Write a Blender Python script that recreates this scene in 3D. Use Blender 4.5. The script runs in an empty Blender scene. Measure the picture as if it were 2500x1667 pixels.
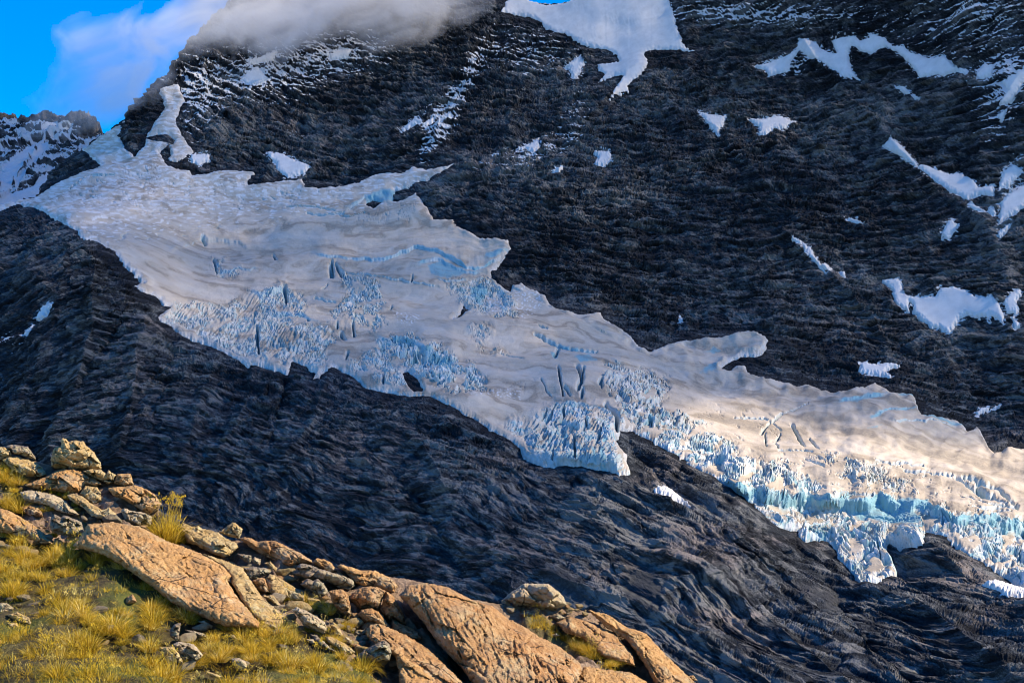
import bpy, math
import numpy as np
from concurrent.futures import ThreadPoolExecutor

scene = bpy.context.scene
COL = scene.collection
R = math.radians
F32 = np.float32

# ------------------------------------------------------------------ camera
EYE = np.array([0.0, 0.0, 1.7])
HFOV, PITCH = 40.0, 5.0
cam_data = bpy.data.cameras.new("camera")
cam_data.sensor_width = 36.0
cam_data.lens = 18.0 / math.tan(R(HFOV / 2))
cam_data.clip_start = 0.5
cam_data.clip_end = 60000.0
cam = bpy.data.objects.new("camera", cam_data)
cam.location = EYE
cam.rotation_euler = (R(90 + PITCH), 0, 0)
COL.objects.link(cam)
scene.camera = cam

# ------------------------------------------------------------------ light
SUN = np.array([0.79, -0.12, 0.66]); SUN /= np.linalg.norm(SUN)
SUN_EL = math.asin(SUN[2]); SUN_AZ = math.atan2(SUN[0], SUN[1])
world = bpy.data.worlds.new("World")
scene.world = world
world.use_nodes = True
wt = world.node_tree
wt.nodes.clear()
sky = wt.nodes.new("ShaderNodeTexSky")
sky.sky_type = 'NISHITA'
sky.sun_disc = False
sky.sun_elevation = SUN_EL
sky.sun_rotation = SUN_AZ
sky.altitude = 1800.0
sky.air_density = 1.0
sky.dust_density = 0.3
sky.ozone_density = 6.0
hs = wt.nodes.new("ShaderNodeHueSaturation")
hs.inputs["Hue"].default_value = 0.507
hs.inputs["Saturation"].default_value = 1.42
hs.inputs["Value"].default_value = 1.0
bg = wt.nodes.new("ShaderNodeBackground")
bg.inputs["Strength"].default_value = 0.15
wo = wt.nodes.new("ShaderNodeOutputWorld")
wt.links.new(sky.outputs[0], hs.inputs["Color"])
wt.links.new(hs.outputs[0], bg.inputs["Color"])
wt.links.new(bg.outputs[0], wo.inputs["Surface"])

sun_data = bpy.data.lights.new("sun", 'SUN')
sun_data.energy = 4.4
sun_data.angle = R(0.5)
sun_data.color = (1.0, 0.84, 0.62)
sun = bpy.data.objects.new("sun", sun_data)
from mathutils import Vector
sun.rotation_euler = Vector((-SUN[0], -SUN[1], -SUN[2])).to_track_quat('-Z', 'Y').to_euler()
sun.location = (200, 0, 400)
COL.objects.link(sun)

vs = scene.view_settings
vs.view_transform = 'Standard'
vs.look = 'None'
vs.gamma = 1.0
vs.use_curve_mapping = False
vs.exposure = 1.0
scene.cycles.max_bounces = 5
scene.cycles.diffuse_bounces = 3
scene.cycles.transparent_max_bounces = 8
scene.cycles.volume_bounces = 2
scene.cycles.use_adaptive_sampling = False
scene.cycles.volume_step_rate = 1.0
scene.cycles.volume_max_steps = 128
scene.cycles.use_denoising = True
scene.cycles.filter_width = 1.0

# ------------------------------------------------------------------ numeric helpers
TX = math.tan(R(HFOV / 2))
TY = TX * 1667.0 / 2500.0
CP, SP = math.cos(R(PITCH)), math.sin(R(PITCH))

def ray(X, Y):
    """Direction (unit forward depth) through a point of the photograph's 2500 x 1667 frame."""
    a = (np.asarray(X) / 2500.0 - 0.5) * 2 * TX
    b = (0.5 - np.asarray(Y) / 1667.0) * 2 * TY
    return np.stack([a, CP - b * SP, SP + b * CP], -1)

def place(X, Y, D):
    return EYE + ray(X, Y) * np.asarray(D)[..., None]

POOL = ThreadPoolExecutor(4)

def par(fn, *arrs):
    """Run fn over flat chunks in threads."""
    shp = arrs[0].shape
    fl = [np.ascontiguousarray(a, dtype=F32).ravel() for a in arrs]
    n = fl[0].size
    if n < 4000:
        return fn(*fl).reshape(shp)
    k = max(4, n // 60000)
    cuts = np.linspace(0, n, k + 1).astype(int)
    out = list(POOL.map(lambda i: fn(*[a[cuts[i]:cuts[i + 1]] for a in fl]), range(k)))
    return np.concatenate(out).reshape(shp)

_rng = np.random.RandomState(7)
PERM = _rng.permutation(4096).astype(np.int32)
ANG = (_rng.rand(4096) * 2 * math.pi).astype(F32)
GX, GY = np.cos(ANG), np.sin(ANG)
G3 = _rng.normal(size=(4096, 3)); G3 = (G3 / np.linalg.norm(G3, axis=1)[:, None]).astype(F32)
RND = _rng.rand(4096, 4).astype(F32)

def _h2(i, j, s):
    return PERM[(PERM[(i + s * 71) & 4095] + j * 3) & 4095]

def _p2(x, y, s):
    xi = np.floor(x); yi = np.floor(y)
    fx = x - xi; fy = y - yi
    i = xi.astype(np.int32); j = yi.astype(np.int32)
    u = fx * fx * fx * (fx * (fx * 6 - 15) + 10)
    v = fy * fy * fy * (fy * (fy * 6 - 15) + 10)
    def g(di, dj):
        h = _h2(i + di, j + dj, s)
        return GX[h] * (fx - di) + GY[h] * (fy - dj)
    a = g(0, 0); b = g(1, 0); c = g(0, 1); d = g(1, 1)
    ab = a + u * (b - a); cd = c + u * (d - c)
    return (ab + v * (cd - ab)) * F32(1.5)

def n2(x, y, s=0):
    return par(lambda a, b: _p2(a, b, s), x, y)

def fbm(x, y, s=0, o=4, lac=2.03, g=0.5):
    def f(a, b):
        t = 0; amp = 1.0
        for k in range(o):
            t = t + amp * _p2(a, b, s + k)
            a, b = (a * 0.8 - b * 0.6) * lac, (a * 0.6 + b * 0.8) * lac
            amp *= g
        return t
    return par(f, x, y)

def ridge(x, y, s=0, o=3, lac=2.1, g=0.5):
    """Ridged noise, about -0.5..1; no rotation between octaves so that a stretch stays."""
    def f(a, b):
        t = 0; amp = 1.0
        for k in range(o):
            t = t + amp * (0.5 - 1.6 * np.abs(_p2(a, b, s + k)))
            a, b = a * lac + 17.3, b * lac + 5.1
            amp *= g
        return t
    return par(f, x, y)

def _p3(x, y, z, s):
    xi = np.floor(x); yi = np.floor(y); zi = np.floor(z)
    fx = x - xi; fy = y - yi; fz = z - zi
    i = xi.astype(np.int32); j = yi.astype(np.int32); k = zi.astype(np.int32)
    w = [t * t * t * (t * (t * 6 - 15) + 10) for t in (fx, fy, fz)]
    def g(a, b, c):
        h = PERM[(_h2(i + a, j + b, s) + (k + c) * 7) & 4095]
        G = G3[h]
        return G[:, 0] * (fx - a) + G[:, 1] * (fy - b) + G[:, 2] * (fz - c)
    def L(t, a, b): return a + t * (b - a)
    return L(w[2], L(w[1], L(w[0], g(0,0,0), g(1,0,0)), L(w[0], g(0,1,0), g(1,1,0))),
             L(w[1], L(w[0], g(0,0,1), g(1,0,1)), L(w[0], g(0,1,1), g(1,1,1)))) * F32(1.5)

def fbm3(P, sc, s=0, o=4, g=0.5, lac=2.0):
    def f(x, y, z):
        t = 0; amp = 1.0
        for k in range(o):
            t = t + amp * _p3(x, y, z, s + k)
            x, y, z = x * lac + 3.1, y * lac + 1.7, z * lac + 9.2
            amp *= g
        return t
    return par(f, P[..., 0] * sc, P[..., 1] * sc, P[..., 2] * sc)

def vor2(x, y, s=0, jit=0.9):
    """Cellular noise: F1, F2, and three random values of the nearest cell, and offset to its point."""
    shp = x.shape
    x = np.asarray(x, F32).ravel(); y = np.asarray(y, F32).ravel()
    n = x.size; k = max(1, n // 60000)
    cuts = np.linspace(0, n, k + 1).astype(int)
    def f(q):
        a, b = x[cuts[q]:cuts[q+1]], y[cuts[q]:cuts[q+1]]
        i = np.floor(a).astype(np.int32); j = np.floor(b).astype(np.int32)
        f1 = np.full(a.shape, 9., F32); f2 = f1.copy(); hid = np.zeros(a.shape, np.int32)
        ox = np.zeros_like(f1); oy = np.zeros_like(f1)
        for di in (-1, 0, 1):
            for dj in (-1, 0, 1):
                h = _h2(i + di, j + dj, s)
                dx = i + di + 0.5 + jit * (RND[h, 0] - 0.5) - a
                dy = j + dj + 0.5 + jit * (RND[h, 1] - 0.5) - b
                d = np.sqrt(dx * dx + dy * dy)
                m = d < f1
                f2 = np.where(m, f1, np.minimum(f2, d))
                f1 = np.where(m, d, f1); hid = np.where(m, h, hid)
                ox = np.where(m, -dx, ox); oy = np.where(m, -dy, oy)
        r = RND[hid]
        return np.stack([f1, f2, r[:, 2], r[:, 3], r[:, 0], ox, oy])
    o = np.concatenate(list(POOL.map(f, range(k))), 1)
    return [c.reshape(shp) for c in o]

def sstep(a, b, x):
    t = np.clip((x - a) / (b - a), 0, 1)
    return t * t * (3 - 2 * t)

FR = dict(A=(0, 0, 2.8), B=(830, 0, 2.8), C=(1660, 0, 2.8), D=(0, 550, 2.8), E=(830, 550, 2.8), F=(1660, 550, 2.8),
          G=(0, 1040, 2.352), H=(900, 1040, 2.5011), I=(1660, 1040, 2.5012), J=(0, 1050, 5.6), K=(400, 1250, 5.6),
          L=(640, 1340, 5.6), M=(0, 1330, 4.652), N=(400, 1400, 5.8725), O=(1180, 1380, 4.3556), P=(1200, 900, 3.92),
          Q=(1900, 1100, 3.92), T=(600, 640, 4.3556), W=(0, 0, 0.9408), X=(0, 0, 1.0))

def tr(frame, *v):
    """A traced outline: numbers read in an enlarged window, returned in the photograph's frame."""
    a = np.array(v, float).reshape(-1, 2)
    ox, oy, k = FR[frame]
    return a / k + np.array([ox, oy])

def seg_dist(X, Y, pts, closed=False):
    best = np.full(X.shape, 1e9, F32)
    n = len(pts)
    for i in range(n if closed else n - 1):
        ax, ay = pts[i]; bx, by = pts[(i + 1) % n]
        dx, dy = bx - ax, by - ay
        L2 = dx * dx + dy * dy + 1e-9
        t = np.clip(((X - ax) * dx + (Y - ay) * dy) / L2, 0, 1)
        best = np.minimum(best, (X - ax - t * dx) ** 2 + (Y - ay - t * dy) ** 2)
    return np.sqrt(best)

def inside(X, Y, pts):
    c = np.zeros(X.shape, bool)
    n = len(pts)
    for i in range(n):
        ax, ay = pts[i]; bx, by = pts[(i + 1) % n]
        if ay == by: continue
        c ^= ((ay > Y) != (by > Y)) & (X < (bx - ax) * (Y - ay) / (by - ay) + ax)
    return c

def sdf(X, Y, pts, far=120.0):
    """Signed distance (positive inside) to a polygon, only worked out near it."""
    X = np.asarray(X, F32); Y = np.asarray(Y, F32)
    out = np.full(X.shape, -far, F32)
    lo = pts.min(0) - far; hi = pts.max(0) + far
    m = (X > lo[0]) & (X < hi[0]) & (Y > lo[1]) & (Y < hi[1])
    if m.any():
        x, y = X[m], Y[m]
        k = max(1, x.size // 40000)
        cx, cy = np.array_split(x, k), np.array_split(y, k)
        def f(q):
            d = np.minimum(seg_dist(cx[q], cy[q], pts, True), far)
            return np.where(inside(cx[q], cy[q], pts), d, -d)
        out[m] = np.concatenate(list(POOL.map(f, range(k))))
    return out

def pline(X, Y, pts, far=90.0):
    X = np.asarray(X, F32); Y = np.asarray(Y, F32)
    out = np.full(X.shape, far, F32)
    lo = pts.min(0) - far; hi = pts.max(0) + far
    m = (X > lo[0]) & (X < hi[0]) & (Y > lo[1]) & (Y < hi[1])
    if m.any():
        out[m] = np.minimum(seg_dist(X[m], Y[m], pts), far)
    return out

class TPS:
    """Smooth depth through control points (thin plate spline of log depth)."""
    def __init__(self, rows, lam=1e-4):
        a = np.array(rows, float)
        self.c = a[:, :2] / 1000.0
        v = np.log(a[:, 2]); n = len(a)
        K = self._phi(np.linalg.norm(self.c[:, None] - self.c[None], axis=-1)) + lam * np.eye(n)
        Pm = np.hstack([np.ones((n, 1)), self.c])
        A = np.block([[K, Pm], [Pm.T, np.zeros((3, 3))]])
        self.w = np.linalg.solve(A, np.concatenate([v, np.zeros(3)])).astype(F32)
        self.n = n
    @staticmethod
    def _phi(r):
        return np.where(r > 1e-9, r * r * np.log(np.maximum(r, 1e-9)), 0)
    def __call__(self, X, Y):
        def f(x, y):
            x = x / F32(1000); y = y / F32(1000)
            t = self.w[self.n] + self.w[self.n + 1] * x + self.w[self.n + 2] * y
            for i in range(self.n):
                r2 = (x - F32(self.c[i, 0])) ** 2 + (y - F32(self.c[i, 1])) ** 2 + F32(1e-9)
                t = t + self.w[i] * F32(0.5) * r2 * np.log(r2)
            return np.exp(t)
        X = np.asarray(X, F32); Y = np.asarray(Y, F32)
        X, Y = np.broadcast_arrays(X, Y)
        return par(f, X, Y)

def grid_normals(P):
    du = np.gradient(P, axis=1); dv = np.gradient(P, axis=0)
    n = np.cross(du, dv)
    n /= np.linalg.norm(n, axis=-1)[..., None] + 1e-12
    flip = np.sum(n * (EYE - P), -1) < 0
    n[flip] *= -1
    return n

def blur(a, k):
    """Cheap separable box blur, twice."""
    for _ in range(2):
        for ax in (0, 1):
            p = [(0, 0)] * a.ndim; p[ax] = (k + 1, k)
            c = np.cumsum(np.pad(a, p, mode='edge'), axis=ax, dtype=np.float64)
            n = a.shape[ax]
            hi = np.take(c, range(2 * k + 1, 2 * k + 1 + n), axis=ax); lo = np.take(c, range(0, n), axis=ax)
            a = ((hi - lo) / (2 * k + 1)).astype(F32)
    return a

# ------------------------------------------------------------------ mesh and object helpers
def new_mesh(name, V, Fq, attrs=None, smooth=True):
    """Mesh from arrays: V (n,3); Fq (m,4) quads or (m,3) triangles; attrs: per vertex RGBA arrays."""
    me = bpy.data.meshes.new(name)
    V = np.ascontiguousarray(V, F32); Fq = np.ascontiguousarray(Fq, np.int32)
    k = Fq.shape[1]
    me.vertices.add(len(V)); me.vertices.foreach_set("co", V.ravel())
    me.loops.add(Fq.size); me.loops.foreach_set("vertex_index", Fq.ravel())
    me.polygons.add(len(Fq))
    me.polygons.foreach_set("loop_start", np.arange(0, Fq.size, k, dtype=np.int32))
    me.polygons.foreach_set("use_smooth", np.full(len(Fq), smooth, bool) if np.isscalar(smooth) else smooth)
    me.update(calc_edges=True)
    for nm, a in (attrs or {}).items():
        at = me.attributes.new(nm, 'FLOAT_COLOR', 'POINT')
        at.data.foreach_set("color", np.ascontiguousarray(a, F32).ravel())
    return me

def link(name, me, mat, parent=None, origin=None):
    if origin is not None:
        V = np.empty(len(me.vertices) * 3, F32); me.vertices.foreach_get("co", V)
        V = V.reshape(-1, 3) - np.asarray(origin, F32)
        me.vertices.foreach_set("co", V.ravel()); me.update()
    o = bpy.data.objects.new(name, me)
    if origin is not None: o.location = origin
    COL.objects.link(o)
    if mat is not None: me.materials.append(mat)
    if parent is not None: o.parent = parent
    return o

def tag(o, label=None, cat=None, group=None, kind=None):
    if label: o["label"] = label
    if cat: o["category"] = cat
    if group: o["group"] = group
    if kind: o["kind"] = kind
    return o

def grid_faces(nr, nc, keep=None):
    i = np.arange(nr * nc).reshape(nr, nc)
    q = np.stack([i[:-1, :-1], i[1:, :-1], i[1:, 1:], i[:-1, 1:]], -1)
    if keep is not None: return q[keep]
    return q.reshape(-1, 4)

def compact(V, Fq, attrs):
    used = np.unique(Fq)
    re = np.full(len(V), -1, np.int32); re[used] = np.arange(len(used))
    return V[used], re[Fq], {k: a[used] for k, a in attrs.items()}

# ------------------------------------------------------------------ material helpers
class NT:
    def __init__(self, name):
        self.m = bpy.data.materials.new(name); self.m.use_nodes = True
        self.t = self.m.node_tree; self.t.nodes.clear()
        self.out = self.t.nodes.new("ShaderNodeOutputMaterial")
    def n(self, kind, props=None, **inp):
        nd = self.t.nodes.new("ShaderNode" + kind)
        for k, v in (props or {}).items(): setattr(nd, k, v)
        for k, v in inp.items(): self.set(nd, k.replace("_", " "), v)
        return nd
    def set(self, nd, key, v):
        s = nd.inputs[int(key[1:])] if key[0] == 'i' and key[1:].isdigit() else nd.inputs[key]
        if isinstance(v, bpy.types.NodeSocket): self.t.links.new(v, s)
        elif isinstance(v, bpy.types.Node): self.t.links.new(v.outputs[0], s)
        else: s.default_value = (tuple(v) + (1,) if isinstance(v, tuple) and len(v) == 3 and s.type == 'RGBA' else v)
    def math(self, op, a, b=None, clamp=False):
        nd = self.n("Math", dict(operation=op, use_clamp=clamp)); self.set(nd, "i0", a)
        if b is not None: self.set(nd, "i1", b)
        return nd.outputs[0]
    def mix(self, f, a, b, mode='MIX'):
        nd = self.n("MixRGB", dict(blend_type=mode)); self.set(nd, "Fac", f); self.set(nd, "Color1", a); self.set(nd, "Color2", b)
        return nd.outputs[0]
    def noise(self, vec, scale, detail=4, rough=0.55, dist=0.0):
        nd = self.n("TexNoise", None, Scale=scale, Detail=detail, Roughness=rough, Distortion=dist)
        if vec is not None: self.set(nd, "Vector", vec)
        return nd.outputs["Fac"]
    def bedded(self, dip, along, depth, across):
        """Object coordinates turned to a bedding that falls to the right by dip degrees, in units of a bed."""
        tc = self.n("TexCoord")
        mp = self.n("Mapping", dict(vector_type='TEXTURE'))
        mp.inputs["Rotation"].default_value = (0, R(dip), 0); mp.inputs["Scale"].default_value = (along, depth, across)
        self.t.links.new(tc.outputs["Object"], mp.inputs["Vector"])
        return mp.outputs[0]
    def ramp(self, f, *stops):
        nd = self.n("ValToRGB"); self.set(nd, "Fac", f)
        e = nd.color_ramp.elements
        while len(e) < len(stops): e.new(0.5)
        for x, (p, c) in zip(e, stops):
            x.position = p; x.color = tuple(c) + (1,) if len(c) == 3 else c
        return nd.outputs[0]
    def rng(self, f, a, b, c=0.0, d=1.0):
        nd = self.n("MapRange", None); nd.clamp = True
        for k, v in zip(("From Min", "From Max", "To Min", "To Max"), (a, b, c, d)): nd.inputs[k].default_value = v
        self.set(nd, "Value", f); return nd.outputs[0]
    def attr(self, name):
        nd = self.n("Attribute"); nd.attribute_name = name
        sp = self.n("SeparateColor"); self.t.links.new(nd.outputs["Color"], sp.inputs[0])
        return sp.outputs[0], sp.outputs[1], sp.outputs[2], nd.outputs["Alpha"]
    def coord(self, sx=1, sy=1, sz=1, which="Object"):
        tc = self.n("TexCoord")
        mp = self.n("Mapping"); mp.inputs["Scale"].default_value = (sx, sy, sz)
        self.t.links.new(tc.outputs[which], mp.inputs["Vector"])
        return mp.outputs[0]
    def bump(self, h, dist, strength=1.0, normal=None):
        nd = self.n("Bump", None, Height=h, Distance=dist, Strength=strength)
        if normal is not None: self.set(nd, "Normal", normal)
        return nd.outputs[0]
    def surface(self, color, rough=0.9, normal=None, spec=0.2, **kw):
        b = self.n("BsdfPrincipled"); self.set(b, "Base Color", color); self.set(b, "Roughness", rough)
        b.inputs["Specular IOR Level"].default_value = spec
        if normal is not None: self.set(b, "Normal", normal)
        for k, v in kw.items(): self.set(b, k.replace("_", " "), v)
        self.t.links.new(b.outputs[0], self.out.inputs["Surface"])
        return b
# ------------------------------------------------------------------ mountain: one bedrock relief
DEPTH = TPS([
 (-150,530,2330),(0,505,2250),(88,480,2300),(200,366,2430),(303,294,2380),(400,190,2440),(460,110,2520),(600,-30,2700),
 (900,-80,2720),(1230,0,2640),(1450,0,2560),(1650,-60,2520),(2000,-100,2330),(2500,-150,2080),(2700,-170,2020),(1250,-180,2800),
 (700,150,2540),(1000,200,2420),(1350,180,2400),(1700,200,2260),(2050,200,2120),(2450,200,1900),
 (303,380,2280),(460,420,2190),(750,455,2130),(900,440,2110),(1090,405,2060),(1020,480,2000),(1110,550,1890),(1240,600,1800),
 (1210,670,1750),(1270,695,1720),(1500,800,1590),(1600,862,1530),(1870,820,1560),(1780,890,1500),(2000,955,1440),(2200,965,1420),
 (2400,1080,1340),(2520,1105,1300),(1500,500,1900),(1900,550,1800),(2300,600,1680),(2450,800,1510),
 (100,515,2080),(190,575,1800),(340,690,1650),(400,785,1560),(690,905,1420),(920,955,1340),(1100,1000,1260),(1290,1120,1170),
 (1530,1150,1110),(1510,1060,1180),(1800,1210,1070),(1950,1320,1030),(2100,1420,980),(2200,1340,1010),(2290,1315,1005),(2500,1440,920),
 (500,600,1960),(700,700,1760),(1000,800,1560),(1400,950,1330),(1800,1050,1270),(2100,1120,1170),(2400,1230,1090),(2150,1210,1110),
 (0,700,1760),(0,900,1560),(0,1120,1400),(300,900,1450),(350,1280,1190),(700,1150,1200),(900,1400,1040),(1200,1300,1020),(1300,1600,880),
 (1650,1400,930),(1700,1667,800),(2050,1550,850),(2200,1430,955),(2500,1600,770),(2500,1900,610),(1500,1900,690),(500,1900,860),(-200,1900,950),
 (-200,700,1850),(-200,1200,1400),(2700,1110,1260),(2700,700,1520),(2700,1500,820)], lam=2e-4)

RIBS = [  # traced crest or gully, metres towards the camera, half width in frame units
 (tr('W',1420,1090,1700,1250,1950,1450,2080,1568),11,34),(tr('W',1440,1010,1560,1150,1700,1260,1900,1410,2000,1500),-9,22),
 (tr('W',1995,1350,2120,1380,2240,1470,2380,1580),22,62),(tr('W',1925,1390,1990,1480,2150,1610),-14,26),
 (tr('Q',1450,870,1850,1200,2400,1480),9,34),(tr('Q',1150,950,1200,1250,1500,1400,2000,1560),-8,24),
 (tr('W',1250,1310,1500,1400,1800,1580),11,30),(tr('W',1540,1270,1750,1400,1960,1580),10,26),(tr('W',1400,1340,1640,1440,1900,1610),-7,20),
 (tr('W',1480,1480,1620,1560,1750,1660),10,30),(tr('W',1180,1080,1420,1180,1640,1320),8,30),
 (tr('D',480,0,640,250,640,600,520,1100,350,1568),16,34),(tr('D',980,640,930,950,870,1350,800,1568),13,30),
 (tr('D',1470,880,1400,1100,1250,1568),10,28),(tr('D',830,650,700,850,400,1300,200,1568),-11,24),(tr('D',1940,1080,1910,1250,1880,1450),-14,14),
 (tr('D',1180,800,1160,1000,1080,1300),-8,18),(tr('D',160,250,420,500,300,900,100,1250),9,30),(tr('D',1750,980,1650,1250,1500,1568),9,26),
 (tr('D',2250,1000,2150,1300,1980,1568),10,26),
 (tr('B',1080,100,780,480,600,800,430,1000),20,46),(tr('B',2060,450,1640,800,1480,1200),16,40),(tr('B',1850,620,1650,830),8,20),
 (tr('C',860,300,1000,500,1300,800,1500,1000),14,34),(tr('C',140,770,500,1150,800,1500),13,34),(tr('C',1450,960,1800,1330,2100,1500),8,26),
 (tr('C',300,950,420,1150,430,1300),-9,18),(tr('F',700,30,950,260,1200,490,1420,760),12,24),(tr('C',2200,700,2350,500,2500,350),14,40),
 (tr('E',1040,330,1130,450,1180,600),9,16),(tr('F',270,1000,420,900,560,905),8,14),
 (tr('A',830,930,930,760,1080,620),14,22),(tr('A',1200,1150,1330,1150,1500,1190),10,18),(tr('A',1860,1080,1780,1250),12,18),
 (tr('A',560,1040,600,1120,680,1140),9,12),(tr('H',0,120,400,560,560,900),-9,40),(tr('H',120,60,330,90,480,380),8,36),
]

def base_depth(X, Y):
    D = DEPTH(X, Y)
    wx = 9 * n2(X / 60, Y / 60, 31); wy = 9 * n2(X / 60, Y / 60, 37)
    for pts, amp, w in RIBS:
        d = pline(X + wx, Y + wy, pts, w * 3.0) / w
        D = D - 1.4 * amp * np.exp(-1.3 * d) * (1 - sstep(2.2, 3.0, d))
    return D

SKYLINE = np.array([(-220,540),(-150,532),(0,503),(60,490),(88,480),(105,458),(125,430),(150,406),(175,385),(200,368),(255,328),(303,296),(318,270),
 (332,250),(345,240),(362,226),(378,208),(395,190),(410,180),(425,160),(445,120),(470,92),(520,40),(600,-30),(900,-80),(1150,-60),
 (1200,-12),(1222,-4),(1250,2),(1330,12),(1400,7),(1440,-3),(1500,-20),(1700,-60),(2500,-150),(2800,-175)], float)

GLACIER = np.concatenate([
 np.array([(-140,512),(0,500)],float), tr('A',245,1350,420,1240,560,1180,690,1140,620,1080,565,1025,650,960,850,830,815,930,850,1000,920,1070,
  990,1000,1000,940,1050,850,1130,740,1085,610,1220,575,1260,690,1200,830,1230,900,1290,1000,1330,1050,1200,1110,1110,1080,1130,1120,1200,1160,
  1300,1170,1310,1210,1450,1180,1560,1165,1740,1180,1690,1270,1850,1250,2060,1230,2100,1280,2200,1290,2330,1275),
 tr('B',0,1280,130,1250,240,1200,350,1180,420,1195,500,1145,590,1165,740,1140,780,1120,640,1220,520,1260,380,1310,350,1370,400,1385,520,1325,590,1420,640,1500,780,1510),
 tr('E',800,10,890,50,960,95,1090,95,1150,110,1168,165,1130,235,1075,290,1035,330,1040,370,1130,440,1165,460,1180,420,1240,400,1300,440,
  1350,460,1410,490,1430,550,1490,580,1550,590,1650,620,1780,600,1800,640,1900,700,1995,770,2040,830,2120,870,2250,820,2330,800),
 tr('F',0,795,190,780,300,770,400,735,470,730,530,735,580,770,600,800,590,860,550,895,440,900,350,930,280,990,330,1000,400,965,450,970,460,1010,
  550,1050,690,1075,800,1100,880,1090,950,1130,1050,1155,1150,1135,1270,1115,1330,1085,1380,1105,1440,1155,1590,1160,1615,1220,1630,1260,
  1650,1300,1740,1305,1900,1350,1950,1390,1960,1420,2030,1385,2060,1420,2090,1490,2130,1550),
 np.array([(2428,1109),(2448,1106),(2500,1098),(2640,1090),(2640,1520)],float),
 tr('I',2101,1010,1980,910,1850,840,1700,750,1620,690,1560,670,1500,650,1480,720,1430,735,1360,725,1270,700,1240,750,1290,800,1315,870,1310,905,
  1240,935,1120,955,1100,970,1060,910,1010,870,960,800,960,760,910,715,830,700,760,715,725,680,720,650,590,630,545,580,450,490,350,410,240,340,130,280,0,210),
 tr('P',1900,910,1750,830,1560,710,1430,640,1350,610,1235,595,1215,680,1180,710,1240,780,1290,840,1300,920,1320,990,1250,1020,1130,970,980,975,
  920,960,860,935,730,930,650,925,600,960,500,935,390,890,310,840,280,770,150,690,0,600),
 tr('T',2150,1530,1950,1450,1760,1440,1540,1395,1400,1385,1280,1365,1200,1290,1130,1230,1030,1170,930,1130,850,1150,760,1220,715,1250,750,1180,
  640,1120,500,1075,480,1110,450,1200,420,1250,415,1190,330,1160,260,1130,180,1085,0,1080),
 tr('D',1660,945,1560,900,1450,840,1320,790,1250,770,1160,700,1060,645,1110,605,1165,560,1130,550,1070,500,960,460,920,420,980,400,960,370,
  900,320,850,270,770,190,720,170,650,120,610,120,550,90,530,50,440,0),
 tr('A',340,1480,280,1440,220,1430,140,1410,0,1450), np.array([(-140,545)],float)])
ISLANDS = [tr('A',1000,950,1080,935,1150,935,1190,965,1180,990,1110,965,1040,965), tr('A',1090,1040,1150,1010,1170,1060,1140,1085,1110,1085),
           tr('T',1670,1195,1730,1185,1850,1290,1890,1385,1800,1390,1700,1290), tr('B',180,1405,235,1370,282,1392,230,1428),
           tr('E',845,565,875,590,800,640,770,645,830,610)]
SNOWFIELD = tr('B',1105,80,1130,20,1160,-10,1260,-2,1330,18,1410,34,1530,25,1640,-3,1800,-60,2260,-160,2250,0,2290,110,2310,200,2340,270,2352,320,2425,350,2352,345,2150,340,2080,375,2110,430,
 2080,490,1970,590,1975,630,1900,640,1835,690,1870,620,1940,520,1880,520,1770,570,1810,510,1770,480,1760,445,1910,420,1890,380,1820,340,
 1660,310,1540,240,1480,235,1400,190,1330,130,1240,105,1200,105)
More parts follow.
